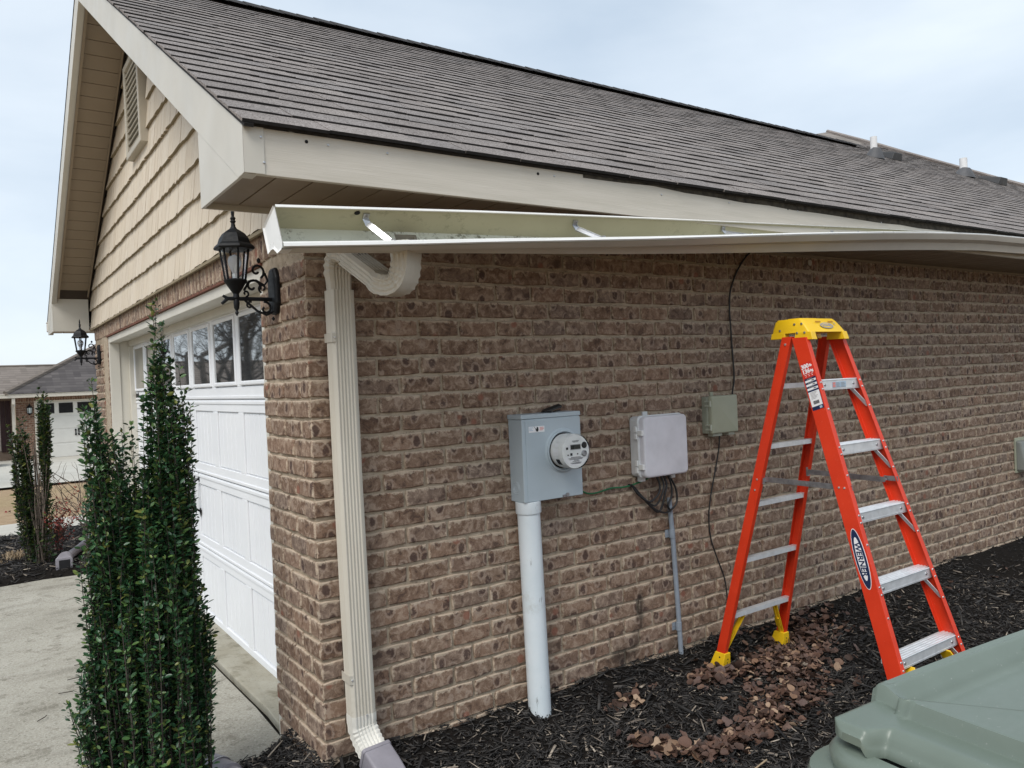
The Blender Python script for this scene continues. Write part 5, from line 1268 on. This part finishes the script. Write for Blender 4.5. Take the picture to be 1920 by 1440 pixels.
# printing on the near front rail
dn = Vector((-.071*-1, -.32, -1)); dn = Vector((-.071, -.32, -1)).normalized()
def webP(z): return Vector((-wf(z)-.0004, yf(z)+.040, z))
wX = (webP(.5)-webP(1.0)).normalized(); wN = Vector((-1, 0, 0)); wN = (wN-wN.dot(wX)*wX).normalized(); wY = wN.cross(wX)
frl = [o for o in lad.children if o.name.startswith('front_rail')][0]
c0 = webP(.645)
onface(ellipse(.137, .0295, PAPER), c0, wX, wY, wN, 'logo', frl); onface(ellipse(.1335, .0265, NAVY), c0+wN*.0008, wX, wY, wN, 'logo', frl); onface(ellipse(.098, .0165, PAPER), c0+wN*.0016, wX, wY, wN, 'logo', frl)
onface(text_mesh('WERNER', .0375, .18, .0008, NAVY), c0+wN*.0026, wX, wY, wN, 'lettering', frl)
S0 = webP(1.535)                                  # label: text runs across the rail
lX = wY; lY = -wX; lN = wN
def labelbox(s0, s1, t0, t1, mat, name, lift=.0):
    b = MB(); b.box(t0, t1, -s1, -s0, 0, .0006); me = bpy.data.meshes.new(name); me.from_pydata(b.v, [], b.f); me.materials.append(mat); me.update(); return onface(me, S0+lN*lift, lX, lY, lN, name, frl)
labelbox(-.006, .070, -.032, .032, REDINK, 'label_red')
onface(text_mesh('300', .029, 0, .0012, PAPER), S0-lY*.012+lN*.001-lX*.009, lX, lY, lN, 'lettering', frl); onface(text_mesh('lb', .017, 0, .0009, PAPER), S0-lY*.0135+lN*.001+lX*.0225, lX, lY, lN, 'lettering', frl)
onface(text_mesh('136', .029, 0, .0012, PAPER), S0-lY*.037+lN*.001-lX*.010, lX, lY, lN, 'lettering', frl); onface(text_mesh('kg', .017, 0, .0009, PAPER), S0-lY*.0385+lN*.001+lX*.0215, lX, lY, lN, 'lettering', frl)
for k, t in enumerate((-.018, 0, .018)): labelbox(.052, .054, t-.006, t+.006, PAPER, 'small_print', .0008); labelbox(.060, .0625, t-.003, t+.004, PAPER, 'small_print', .0008)
labelbox(.0702, .230, -.032, .032, NAVY, 'label_blue')
for k in range(3):
    labelbox(.080+k*.020, .0905+k*.020, -.030, .030, PAPER, 'label_stripe', .0008)
    labelbox(.0835+k*.020, .0870+k*.020, .006, .022, BLACKINK, 'small_print', .0016)
    labelbox(.0740+k*.020, .0765+k*.020, -.018, .012, GREYINK, 'small_print', .0008)
labelbox(.139, .212, -.030, .030, PAPER, 'label_white', .0008)
for k in range(6): labelbox(.143+k*.006, .1448+k*.006, -.020, .018-.006*(k % 3), GREYINK, 'small_print', .0016)
for k in range(11): labelbox(.186, .202, -.016+k*.003, -.0145+k*.003+(k % 3)*.0004, BLACKINK, 'barcode', .0016)
labelbox(.216, .227, .010, .024, BLUEINK, 'small_print', .0008)

# ================================================================== WHEELED BIN
B0 = Vector((-.155, -2.383, 0)); ba = R(-5)
bu = Vector((math.cos(ba), math.sin(ba), 0)); bv = Vector((math.sin(ba), -math.cos(ba), 0)); bz = Vector((0, 0, 1))
binr = thing('wheeled_bin', 'grey green plastic wheeled rubbish bin with ribbed lid, close by in the corner', 'bin', B0+bu*.43+bv*.3)
def bp_(u, v, z): return B0+bu*u+bv*v+bz*z
def S(x, a, b_): t = min(1, max(0, (x-a)/(b_-a))); return t*t*(3-2*t)
LW, LH = .88, .64
def lidz(u, v):
    th = .102-.020*S(v, .045, .055)
    z = .022*S(u, th-.003, th+.006)
    z += .008*(1-((u-.44)/.44)**2)
    # sunk pressed panel with sloping sides
    u0 = .135+.75*max(0, v-.06); du = max(u0-u, u-.80, 0); dv = max(.055-v, v-.27, 0)
    z -= .034*S(math.hypot(du, dv), .050, .0)
    z += .005*S(v, .016, .020)*S(v, .044, .040)*S(u, .10, .13)
    z += .014*S(v, .034, .038)*S(v, .085, .081)*S(u, .445, .452)
    z -= .010*S(v, .50, .51)*S(u, .16, .17)
    return z
def umin(v): return .024*S(v, .060, .078)
def rcorner(u, v, r=.034):
    cu = min(max(u, r), LW-r); cv = min(max(v, r), LH-r); d = math.hypot(u-cu, v-cv)
    if d > r: k = r/d; return cu+(u-cu)*k, cv+(v-cv)*k
    return u, v
b = MB(); us = [.0025*i for i in range(91)]+[.2275+(LW-.2275)*i/99 for i in range(100)]; vsx = [.003*j for j in range(46)]+[.138+(LH-.138)*j/79 for j in range(80)]; NU, NV = len(us)-1, len(vsx)-1
for v in vsx:
    for u in us:
        a, c = rcorner(u, v); d = min(u, v, LW-u, LH-v); e = -.010*S(d, .010, 0)-(.014*S(u, .022, 0)*S(v, .056, .066)); a = umin(c)+(LW-umin(c))*a/LW
        b.v.append(tuple(bp_(a-.10*c*.55*0-c*.0, c, 1.054+lidz(a, c)+e)))
for j in range(NV):
    for i in range(NU): b.f.append((j*(NU+1)+i, (j+1)*(NU+1)+i, (j+1)*(NU+1)+i+1, j*(NU+1)+i+1)); b.mi.append(0)
per = [j*(NU+1) for j in range(NV, -1, -1)] + list(range(1, NU+1)) + [j*(NU+1)+NU for j in range(1, NV+1)] + [NV*(NU+1)+i for i in range(NU-1, 0, -1)]
k = len(b.v)
for q in per: x, y, z = b.v[q]; b.v.append((x, y, z-.011))
n = len(per)
for i in range(n): j = (i+1) % n; b.f.append((per[i], per[j], k+j, k+i)); b.mi.append(0)
b.f.append(tuple(k+i for i in range(n))); b.mi.append(0)
b.build('lid', BINM, binr, smooth=True, angle=50)
def bring(z, g, r=.06, n=6):
    cx, cv = LW/2, LH/2; return [tuple(bp_(cx+a, cv+c, z)) for a, c in rr(LW/2+g, LH/2+g, r, n)][::-1]
b = MB(); b.loft([bring(.0, -.14, .05), bring(.9, -.045, .06), bring(.94, -.02, .06), bring(.945, .040, .085), bring(.965, .046, .09), bring(.985, .040, .085), bring(.99, .016, .075), bring(1.008, .020, .08), bring(1.018, .012, .075), bring(1.022, -.012, .06), bring(.99, -.03, .05), bring(.3, -.11, .05)], True, True); b.build('body', BINM, binr, smooth=True, angle=60)
b = MB(); b.obox(bp_(.065, .30, 1.024), bu*.016, bv*.20, bz*.012); b.obox(bp_(.03, .2, 1.024), bu*.04, bv*.006, bz*.012); b.obox(bp_(.03, .42, 1.024), bu*.04, bv*.006, bz*.012); b.build('lid_skirt', BINM, binr, bevel=.005)
for s in (.06, LH-.06):
    b = MB(); b.lathe([(.02, -.03), (.125, -.03), (.13, -.02), (.13, .02), (.125, .03), (.02, .03)], bp_(LW-.09, s, .085), bv, 24); b.build('wheel', RUBBER, binr, smooth=True, angle=35)
b = MB(); b.tube([bp_(LW+.05, .12, 1.0), bp_(LW+.07, .2, 1.01), bp_(LW+.07, LH-.2, 1.01), bp_(LW+.05, LH-.12, 1.0)], .014, 8); b.build('handle_bar', BINM, binr, smooth=True)

# ================================================================== PLANTS
LEAFV = np.array([(0, 0, 0), (.21, .28, .05), (.25, .58, .06), (.15, .86, .03), (0, 1, -.04), (-.15, .86, .03), (-.25, .58, .06), (-.21, .28, .05), (0, .5, -.02)])
LEAFF = [(0, 1, 8), (1, 2, 8), (2, 3, 8), (3, 4, 8), (4, 5, 8), (5, 6, 8), (6, 7, 8), (7, 0, 8)]
def leaf_mesh(mat, V=LEAFV, Fq=LEAFF):
    me = bpy.data.meshes.new('leaf'); me.from_pydata([tuple(v) for v in V], [], Fq); me.materials.append(mat); me.polygons.foreach_set('use_smooth', [True]*len(Fq)); me.update(); return me
def leaves(parent, mat, items, n_ind=300, name='leaf'):
    """items: (pos, dir, roll, size). The largest in view become parts, the rest one part"""
    def sc(it):
        q = pix(it[0])
        if not q or not (-20 < q[0] < 1940 and -20 < q[1] < 1460): return 0
        return it[3]/q[2]*(.5+random.random())
    items = sorted(items, key=sc, reverse=True); me = leaf_mesh(mat)
    Ms = []
    for i, (p, d, ro, s) in enumerate(items):
        d = d.normalized(); rf = Vector((0, 0, 1)) if abs(d.z) < .95 else Vector((1, 0, 0))
        x = d.cross(rf).normalized(); z = x.cross(d); x2 = x*math.cos(ro)+z*math.sin(ro); z2 = x2.cross(d)
        M_ = Matrix((x2*s, d*s, z2*s)).transposed()
        if i < n_ind: sub(name, me, parent, p, M_.to_euler(), (s, s, s))
        else: Ms.append((np.array(M_), p))
    if Ms:
        V = np.concatenate([LEAFV @ m_.T + np.array(p) for m_, p in Ms]); Fc = (np.array(LEAFF)[None]+(np.arange(len(Ms))*9)[:, None, None]).reshape(-1, 3)
        o = joined('foliage', V, Fc, mat, parent, rnd=np.repeat(rng.random(len(Ms)), 8), smooth=True); o['kind'] = 'stuff'
def columns(cols, base, lsize, rnd, spacing, bare=0, sway=.018, jit=.011):
    """upright shoots; each column (xb, yb, xt, yt, zb, zt, r_low, r_mid, r_top, shoots)"""
    items = []; stems = []
    for (xb, yb, xt, yt, zb, zt, rl_, rm, rt, ns) in cols:
        for s in range(ns):
            a = rnd.uniform(0, 2*math.pi); q = math.sqrt(rnd.uniform(.03, 1)); h0 = rnd.uniform(0, .45)*rnd.random(); h1 = min(1, 1-.42*q*rnd.random()-(.12*q if s > 4 else 0)) if s else 1.0
            ph, w1 = rnd.uniform(0, 6), rnd.uniform(3, 6)
            def pt(h):
                r = (rl_+(rm-rl_)*h*2 if h < .5 else rm+(rt-rm)*(h*2-1))*q
                return Vector((xb+(xt-xb)*h+r*math.cos(a)+sway*math.sin(w1*h+ph)*h, yb+(yt-yb)*h+r*math.sin(a)+sway*math.cos(w1*h*1.1+ph)*h, zb+(zt-zb)*h))
            n = max(3, int((zt-zb)*(h1-h0)/spacing)); st = []
            out = Vector((math.cos(a), math.sin(a), 0))
            for i in range(n+1):
                h = h0+(h1-h0)*i/n; p = pt(h); st.append(p)
                if rnd.random() < bare: continue
                for m_ in range(2):
                    b_ = rnd.uniform(0, 2*math.pi); d = Vector((math.cos(b_), math.sin(b_), rnd.uniform(.15, 1.1)))+out*.35
                    items.append((p+Vector((rnd.uniform(-jit, jit), rnd.uniform(-jit, jit), rnd.uniform(-jit, jit))), d, rnd.gauss(0, .5), lsize*rnd.uniform(.5, 1.3)))
            for m_ in range(3): items.append((pt(h1), Vector((rnd.gauss(0, .5), rnd.gauss(0, .5), 1)), rnd.uniform(0, 6), lsize*rnd.uniform(.6, .9)))
            stems.append((pt(0)*.0+pt(max(0, h0-.1)), st))
    return items, stems
def stems_mesh(name, stems, r0, mat, parent, base):
    b = MB()
    for p0, st in stems:
        q = [p for i, p in enumerate(st) if i % 4 == 0 or i == len(st)-1]
        if len(q) < 2: continue
        b.tube(q, [r0*(1-.75*i/(len(q)-1)) for i in range(len(q))], 4, cap=False)
    return b.build(name, mat, parent)
rs = random.Random(11)
bush = thing('holly_shrub', 'tall narrow dark green holly shrub with upright spires in front of the white garage door', 'shrub', (-.56, .30, -.04))
cols = [(-.50, .30, -.497, .30, 0, 1.905, .10, .072, .026, 44), (-.465, .33, -.422, .31, .1, 1.655, .07, .058, .020, 26), (-.485, .31, -.47, .31, .2, 1.50, .08, .065, .035, 20),
        (-.66, .31, -.728, .30, .0, 1.60, .08, .085, .036, 44), (-.62, .30, -.668, .30, .1, 1.40, .09, .08, .040, 26), (-.58, .30, -.603, .29, .1, 1.425, .10, .080, .014, 20),
        (-.70, .28, -.757, .28, 0, 1.08, .06, .06, .03, 20), (-.43, .30, -.405, .30, 0, .92, .05, .05, .02, 18), (-.41, .30, -.365, .29, 0, .66, .04, .045, .02, 14),
        (-.55, .22, -.55, .22, 0, 1.14, .14, .13, .05, 48), (-.62, .24, -.645, .24, 0, .95, .12, .12, .04, 34), (-.47, .24, -.45, .24, 0, .90, .10, .10, .04, 30), (-.76, .26, -.848, .25, 0, .42, .03, .035, .012, 9), (-.73, .27, -.80, .27, 0, .66, .05, .05, .02, 14), (-.58, .30, -.575, .30, 0, 1.28, .12, .11, .06, 36), (-.52, .29, -.53, .29, 0, 1.36, .12, .09, .05, 30)]
it, stm = columns(cols, None, .0255, rs, .0125, .05, 0.020, .013)
stems_mesh('stem', stm, .0036, TWIG, bush, None); leaves(bush, HOLLY, it)
rs = random.Random(5)
bush2 = thing('holly_shrub', 'thinner V shaped holly shrub with bare brown stems across the drive', 'shrub', (-.62, 5.62, -.02))
cols2 = [(-.66, 5.6, -.80, 5.6, .0, 1.30, .06, .08, .03, 16), (-.63, 5.6, -.715, 5.62, .0, 1.36, .06, .06, .02, 13), (-.68, 5.58, -.755, 5.6, 0, 1.0, .05, .08, .04, 12), (-.55, 5.6, -.525, 5.6, .55, 1.50, .02, .055, .03, 20), (-.55, 5.6, -.552, 5.6, .8, 1.625, .01, .04, .014, 14), (-.58, 5.58, -.53, 5.6, .0, .8, .04, .05, .03, 9), (-.64, 5.58, -.66, 5.6, 0, .55, .07, .06, .04, 10)]
it, stm = columns(cols2, None, .040, rs, .021, .05)
stems_mesh('stem', stm, .005, TWIG, bush2, None); leaves(bush2, HOLLY2, it)
b = MB()
for k in range(34):
    x0, xt = rs.uniform(-.64, -.56), rs.uniform(-.72, -.50); zt = rs.uniform(.7, 1.25); b.tube([(x0, 5.58+rs.uniform(-.05, .05), 0), ((x0+xt)/2+rs.uniform(-.02, .02), 5.6+rs.uniform(-.06, .06), zt*.5), (xt, 5.6+rs.uniform(-.08, .08), zt)], [.0055, .004, .002], 4, cap=False)
b.build('bare_stem', TWIG_DRY, bush2)
def twiggy(name, label, base, n, h, spread, mat, lean=(0, 0), leafs=None, seed=1, r0=.006):
    r = random.Random(seed); t = thing(name, label, 'shrub', base); b = MB(); items = []
    def grow(p, d, L, r_, lev):
        pts = [p]; q = p.copy(); dd = d.copy()
        for i in range(4):
            dd = (dd+Vector((r.gauss(0, .18), r.gauss(0, .18), r.gauss(.05, .1)))).normalized(); q = q+dd*L/4; pts.append(q.copy())
        b.tube(pts, [r_*(1-.15*i) for i in range(5)], 4, cap=False)
        if lev:
            for k in range(r.randint(2, 4)): grow(pts[r.randint(1, 4)], (dd+Vector((r.gauss(0, .6), r.gauss(0, .6), r.gauss(.1, .3)))).normalized(), L*r.uniform(.45, .75), r_*.6, lev-1)
        if leafs:
            for k in range(leafs[1]): items.append((pts[r.randint(1, 4)]+Vector((r.gauss(0, .006),)*3), Vector((r.gauss(0, 1), r.gauss(0, 1), r.gauss(.3, .6))), r.uniform(0, 6), leafs[0]*r.uniform(.6, 1.2)))
    for k in range(n): grow(Vector(base)+Vector((r.uniform(-.05, .05), r.uniform(-.05, .05), 0)), Vector((r.gauss(lean[0], spread), r.gauss(lean[1], spread), 1)).normalized(), h*r.uniform(.6, 1), r0, 2)
    b.build('branches', mat, t)
    if leafs: leaves(t, leafs[2], items, 60)
twiggy('dry_shrub', 'leafless dry grey brown twiggy shrub behind the holly spires', (-.10, 6.3, .0), 11, .62, .28, TWIG_DRY, (-.12, 0), None, 3, .0075)
twiggy('red_shrub', 'small reddish shrub with thin twigs beside the V shaped holly', (-.49, 5.7, .0), 10, .42, .16, TWIG, (.12, 0), (.028, 5, REDLEAF), 8, .004)
t = thing('grass_clump', 'dead straw coloured grass clump in the mulch beside the V shaped holly', 'grass clump', (-.80, 5.95, -.03)); b = MB(); r_ = random.Random(4)
for k in range(220):
    a = r_.uniform(0, 6.28); d = r_.uniform(.04, .17); h = r_.uniform(.03, .15); p = Vector((-.80+r_.gauss(0, .05), 5.95+r_.gauss(0, .05), -.03)); q = p+Vector((math.cos(a)*d, math.sin(a)*d, h*.6)); m_ = p.lerp(q, .5)+Vector((0, 0, h*.5)); w = Vector((-math.sin(a), math.cos(a), 0))*.003
    b.add([p-w, p+w, m_+w, m_-w, q], [(0, 1, 2, 3), (3, 2, 4)])
b.build('blades', STRAW, t)

# fallen leaves: curled individuals, the smallest as one litter layer
def deadleaf(seed):
    r = random.Random(seed); n = 15; V = [(0, 0, 0)]; k = r.choice((0, 3, 5)); am = r.uniform(.18, .34) if k else .06
    for i in range(n):
        a = 2*math.pi*i/n+r.uniform(-.08, .08); rad = .5*(1+.25*math.cos(a))*(1+am*math.cos(k*a)+r.uniform(-.10, .10)); V.append((rad*math.sin(a)*r.uniform(.72, .85), rad*math.cos(a), 0))
    c1, c2, tw = r.uniform(.1, 1.3), r.uniform(-.5, .8), r.uniform(-.6, .6)
    V = [(x, y, c1*x*x+c2*y*y*.7+tw*x*y+(r.uniform(-.05, .08) if i else -.03)) for i, (x, y, z) in enumerate(V)]
    return V, [(0, i+1, (i+1) % n+1) for i in range(n)]
DLV = [deadleaf(i) for i in range(9)]; DLM = [leaf_mesh(DEADLEAF, *d) for d in DLV]
zones = [([(3.05, -.08), (2.75, -.28), (2.35, -.46), (1.98, -.47)], .16, 1050, 'curled brown dead leaf in the big drift between the ladder legs'), ([(2.95, -.02), (2.6, -.10)], .09, 230, 'brown dead leaf in the drift against the wall behind the ladder'),
 ([(2.35, -.55), (1.98, -.74), (1.72, -.86)], .135, 520, 'brown dead leaf in the drift running from the ladder towards the bin'), ([(1.72, -.86), (1.45, -.92), (1.2, -.94)], .07, 330, 'reddish dead leaf in the curved band of leaves nearest the camera'),
 ([(1.2, -.94), (1.09, -.80), (1.06, -.64)], .045, 130, 'dead leaf at the left end of the curved band of leaves'), ([(1.18, -.36), (1.34, -.42)], .035, 24, 'purplish dead leaf in the small clump below the telephone box'),
 ([(1.7, -.42), (1.95, -.40)], .07, 110, 'brown dead leaf beside the near yellow ladder foot'), ([(1.0, -.4), (2.6, -1.0)], .5, 30, 'lone brown dead leaf on the open black mulch'), ([(3.2, -.3), (5.5, -.8)], .5, 22, 'lone dead leaf on the mulch to the right of the ladder')]
spots = []
for line, wd, n, lab in zones:
    line = [(-1.118+(px_+1.118)*1.052, -3.05+(py_+3.05)*1.052) for px_, py_ in line]
    seg = [(Vector((*a, 0)), Vector((*c, 0))) for a, c in zip(line[:-1], line[1:])]; tot = sum((c-a).length for a, c in seg)
    for i in range(n):
        t_ = random.random()*tot
        for a, c in seg:
            L = (c-a).length
            if t_ <= L: p = a.lerp(c, t_/L); break
            t_ -= L
        p = p+Vector((random.gauss(0, wd*.68), random.gauss(0, wd*.68), 0))
        if p.y < -.03 and (random.random() < .82 or n < 60): spots.append((p.x, p.y, random.uniform(.018, .048)*(1.3 if n < 200 else 1)*(1.25 if random.random() > .93 else 1), random.random(), lab))
def dl_score(s): q = pix((s[0], s[1], .05)); return 0 if not q else s[2]/q[2]*(.7+.6*s[3])
spots.sort(key=dl_score, reverse=True); jv = []; jf = []; jr = []
for i, (x, y, s, r_, lab) in enumerate(spots):
    z = bedz(x, y)+random.uniform(.008, .04); e = (random.gauss(0, .42), random.gauss(0, .42), random.uniform(0, 6.28)); vi = random.randrange(9)
    if i < 300:
        o = bpy.data.objects.new('fallen_leaf', DLM[vi]); COL.objects.link(o); o.location = (x, y, z); o.rotation_euler = e; o.scale = (s, s, s)
        tag(o, lab, 'dead leaf', 'dead leaves: '+lab.split(' in ')[-1].split(' on ')[-1])
    else:
        T = Matrix.Translation((x, y, z)) @ Matrix.LocRotScale(None, __import__('mathutils').Euler(e), (s, s, s)); k = len(jv); V, f = DLV[vi]; jv += [tuple(T @ Vector(v)) for v in V]; jf += [tuple(a+k for a in q) for q in f]; jr += [random.random()]*len(f)
o = joined('leaf_litter', np.array(jv), np.array(jf), DEADLEAF, rnd=np.array(jr)); o['kind'] = 'stuff'; o['label'] = 'litter of small brown dead leaves between the ladder legs'
b = MB()                                            # a few pale sticks in the mulch
for i, (pts, r0) in enumerate(([[(1.25, -1.0, .07), (1.34, -1.02, .075), (1.45, -1.0, .07)], .004], [[(1.62, -.78, .06), (1.72, -.92, .06)], .004], [[(.55, -.5, .06), (.68, -.56, .06), (.75, -.55, .06)], .0035])):
    b = MB(); b.tube([(x_, y_, bedz(x_, y_)+.022) for x_, y_, z_ in pts], r0, 5); o = b.build('stick', STRAW if i != 1 else TWIG); tag(o, ('pale dry bent stick lying on the mulch nearest the bin', 'short dark stick among the dead leaves', 'pale straight stick on the mulch near the downspout')[i], 'stick')
for i, (x, y, c_) in enumerate(((-.9, 1.55, 0), (-.72, 2.1, 0), (-.78, 1.9, 1), (-.66, 2.35, 0))):
    b = MB(); a = random.uniform(-.6, .6); b.tube([(x, y, -.060), (x+.04*math.cos(a), y+.04*math.sin(a), -.056), (x+.07*math.cos(a+.3), y+.07*math.sin(a+.3), -.060)], .0025, 5); o = b.build('stick', TWIG); tag(o, ('dark twig on the concrete drive, nearest the camera', 'small dark twig on the drive close beside the tall holly', 'dark twig on the drive, midway to the mulch bed', 'dark twig on the drive, farthest from the camera')[i], 'stick', 'twigs on the drive')

# ================================================================== NEIGHBOUR'S HOUSE
nb = thing('brick_house', 'distant red brick house with dark hipped roof and pale garage door, beyond the dry lawn', 'house', (.24, 30, -.62))
b = MB(); b.box(.24, .86, 30.012, 30.3, -1, 1.66); b.box(.86, 5.7, 30.012, 30.3, 1.42, 1.66); b.box(5.7, 9, 30.012, 30.3, -1, 1.66); nbw = b.build('brick_wall', MORTAR2, nb)
nbm = brick_mesh(BV[0], BRICK2)
for k in range(26):
    z = -.60+.081*k+.04
    if z > 1.40: break
    e = .245-(.1 if k % 2 else 0)
    while e < .86:
        a, c = max(e, .245), min(e+.193, .855)
        if c-a > .03: sub('brick', nbm, nbw, ((a+c)/2, 30.006, z), None, ((c-a)/.1933, 1, 1))
        e += .2033
    if k < 25:
        e = 5.72
for i in range(60): sub('brick', nbm, nbw, (.28+i*.081, 30.004, 1.535), (0, math.pi/2, 0), (1.0, 1, 1))
b = MB(); b.box(-12, .22, 30.9, 31.1, -1, 1.66); b.build('recessed_wall', NB_WALL, nb)
b = MB(); b.box(-.20, -.06, 30.84, 30.88, -.35, 1.5); b.box(-.04, .10, 30.84, 30.88, -.35, 1.5); b.build('shutter', MAROON, nb)
b = MB(); b.box(-.9, -.22, 30.86, 30.89, -.3, 1.3); b.build('window', NB_TRIM, nb)
b = MB(); b.box(-6, 9, 29.40, 29.53, 1.585, 1.70); b.box(-6, 9, 29.385, 29.54, 1.695, 1.725); b.box(-6, 9, 29.53, 30.9, 1.64, 1.665); b.build('gutter', NB_TRIM, nb, bevel=.01)
b = MB(); b.box(.11, .215, 29.86, 29.95, -.62, 1.35); b.box(.11, .215, 29.55, 29.95, 1.34, 1.44); b.box(.11, .215, 29.44, 29.55, 1.36, 1.585); b.build('downspout', NB_TRIM, nb, bevel=.02)
def rr_(y, z): return None
t_ = 5.2; e0 = Vector((-.08, 29.36, 1.735)); ap = Vector((-.08+t_, 29.36+t_, 1.735+.546*t_)); r0 = Vector((10.4-t_, 29.36+t_, ap.z))
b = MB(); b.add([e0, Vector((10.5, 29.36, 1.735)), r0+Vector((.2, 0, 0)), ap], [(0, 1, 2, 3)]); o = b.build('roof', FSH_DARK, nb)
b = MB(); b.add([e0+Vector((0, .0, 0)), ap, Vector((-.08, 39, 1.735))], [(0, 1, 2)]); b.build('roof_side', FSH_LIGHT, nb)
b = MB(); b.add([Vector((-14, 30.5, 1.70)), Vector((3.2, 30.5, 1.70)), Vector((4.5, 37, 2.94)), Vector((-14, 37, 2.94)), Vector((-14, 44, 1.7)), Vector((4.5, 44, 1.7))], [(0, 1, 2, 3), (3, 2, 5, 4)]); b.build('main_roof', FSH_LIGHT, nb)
b = MB(); b.tube([e0+Vector((0, 0, .03)), ap+Vector((0, 0, .03))], .09, 6); b.tube([(-14, 37, 2.96), (3.4, 37, 2.96)], .06, 5); b.build('ridge_cap', FSH_LIGHT, nb)
nd = MB(); nd.box(.86, 5.7, 30.06, 30.1, -.66, 1.40); nd = nd.build('garage_door', NB_DOOR, nb)
b = MB()
for k in range(4): z0 = -.65+.515*k; b.box(.90, 5.66, 30.045, 30.06, z0+.03, z0+.485)
b.build('door_section', NB_DOOR, nd, bevel=.01)
for i in range(8):
    b = MB(); x = .98+i*.597; b.box(x, x+.45, 30.03, 30.044, .975, 1.345); b.build('window_pane', DARK, nd)
for x in (2.065, 2.165):
    b = MB(); b.box(x, x+.035, 30.01, 30.03, .13, .37); b.box(x-.01, x+.045, 30.01, 30.035, .31, .36); b.box(x-.01, x+.045, 30.01, 30.035, .14, .19); b.build('door_handle', IRON, nd)
b = MB(); b.box(.80, .868, 29.985, 30.06, -.66, 1.42); b.box(.80, 5.76, 29.985, 30.06, 1.4005, 1.455); b.build('door_trim', NB_TRIM, nb, bevel=.006)
t = thing('wall_lantern', 'small dark wall lantern on the distant red brick house', 'wall lantern', (.66, 29.9, 1.1))
b = MB(); b.lathe([(.02, -.16), (.05, -.12), (.09, -.10), (.09, -.095), (.075, -.09)], (.655, 29.9, 1.12), (0, 0, 1), 6); b.lathe([(.085, .095), (.10, .10), (.08, .14), (.03, .18), (.01, .25)], (.655, 29.9, 1.12), (0, 0, 1), 6); b.box(.63, .68, 29.9, 30.0, 1.3, 1.33)
for k in range(6): a = R(60*k); b.tube([(.655+.076*math.cos(a), 29.9+.076*math.sin(a), 1.025), (.655+.085*math.cos(a), 29.9+.085*math.sin(a), 1.22)], .008, 5)
b.build('cage', IRON, t)
b = MB(); b.lathe([(.066, -.09), (.078, .095)], (.655, 29.9, 1.12), (0, 0, 1), 6); b.build('glass', plain('frosted_lamp_glass', (.62, .68, .66), .3), t)
t = thing('parked_car', 'black car partly in view at the left edge by the distant house', 'car', (-1.05, 27.6, -.57))
b = MB()
def carsec(x, w, zl, zh): return [(x, 27.6-w, zl), (x, 27.6+w, zl), (x, 27.6+w, zh), (x, 27.6-w, zh)]
b.loft([carsec(-.44, .72, -.33, -.02), carsec(-.50, .8, -.36, .10), carsec(-.8, .85, -.38, .20), carsec(-1.6, .87, -.38, .30), carsec(-4.4, .87, -.38, .30), carsec(-4.9, .8, -.30, .10)]); b.build('body', DARKSTUFF, t, bevel=.06, seg=3)
b = MB(); b.loft([carsec(-1.5, .78, .28, .30), carsec(-2.1, .66, .30, .80), carsec(-3.6, .66, .30, .82), carsec(-4.3, .76, .28, .30)]); b.build('cabin', WGLASS, t, bevel=.05)
b = MB(); b.box(-.52, -.425, 26.9, 28.3, -.36, -.25); b.build('bumper', plain('grey_bumper', (.20, .20, .21), .4), t, bevel=.02)
for x in (-1.2, -3.9):
    for y in (26.78, 28.42): b = MB(); b.lathe([(.1, -.1), (.31, -.1), (.32, -.06), (.32, .06), (.31, .1), (.1, .1)], (x, y, -.27), (0, 1, 0), 20); b.build('wheel', RUBBER, t, smooth=True, angle=35)

# ================================================================== TREES beyond the left edge (seen as twigs in the sky and in the door windows)
def bare_tree(loc, H, seed, label):
    r = random.Random(seed); t = thing('bare_tree', label, 'tree', loc, 'bare trees beyond the drive'); b = MB(); tr = MB()
    def grow(p, d, L, r_, lev, mb):
        pts = [p]; q = p.copy(); dd = d.copy(); n = 5
        for i in range(n):
            dd = (dd+Vector((r.gauss(0, .13), r.gauss(0, .13), r.gauss(.03, .08)))).normalized(); q = q+dd*L/n; pts.append(q.copy())
        mb.tube(pts, [r_*(1-.1*i) for i in range(n+1)], 6 if lev > 2 else 3, cap=False)
        if lev:
            for k in range(4 if lev > 1 else 3):
                nd_ = (dd*.7+Vector((r.gauss(0, .62), r.gauss(0, .62), r.gauss(.25, .3)))).normalized(); grow(pts[r.randint(2, n)], nd_, L*r.uniform(.55, .85), r_*.52, lev-1, b)
    grow(Vector(loc), Vector((0, 0, 1)), H*.36, H*.018, 5, tr)
    tr.build('trunk', BARK, t); b.build('branches', BARK, t)
bare_tree((-5.6, 25.5, -.5), 9.5, 2, 'bare tree with fine grey twigs reaching in at the left edge')
bare_tree((-4.6, 17.5, -.3), 8, 9, 'second bare tree, left of the drive and nearer, outside the picture')
bare_tree((-7.5, 27, -.5), 10, 21, 'third bare tree, farther left beyond the drive, outside the picture')
t = thing('evergreen_tree', 'dark conical evergreen tree mirrored in the nearest garage window', 'tree', (-6.4, 17, -.3))
b = MB(); b.tube([(-6.4, 17, -.4), (-6.4, 17, 6.5)], [.16, .03], 7); b.build('trunk', BARK, t)
r_ = random.Random(3); items = []
for k in range(5200):
    h = r_.random()**1.3; rad = 1.75*(1-h)*math.sqrt(r_.random())+.05; a = r_.uniform(0, 6.283)
    items.append((Vector((-6.4+rad*math.cos(a), 17+rad*math.sin(a), .1+6.6*h)), Vector((math.cos(a), math.sin(a), r_.uniform(-.5, .5))), r_.uniform(0, 6), r_.uniform(.18, .36)))
leaves(t, PINE, items, 0)
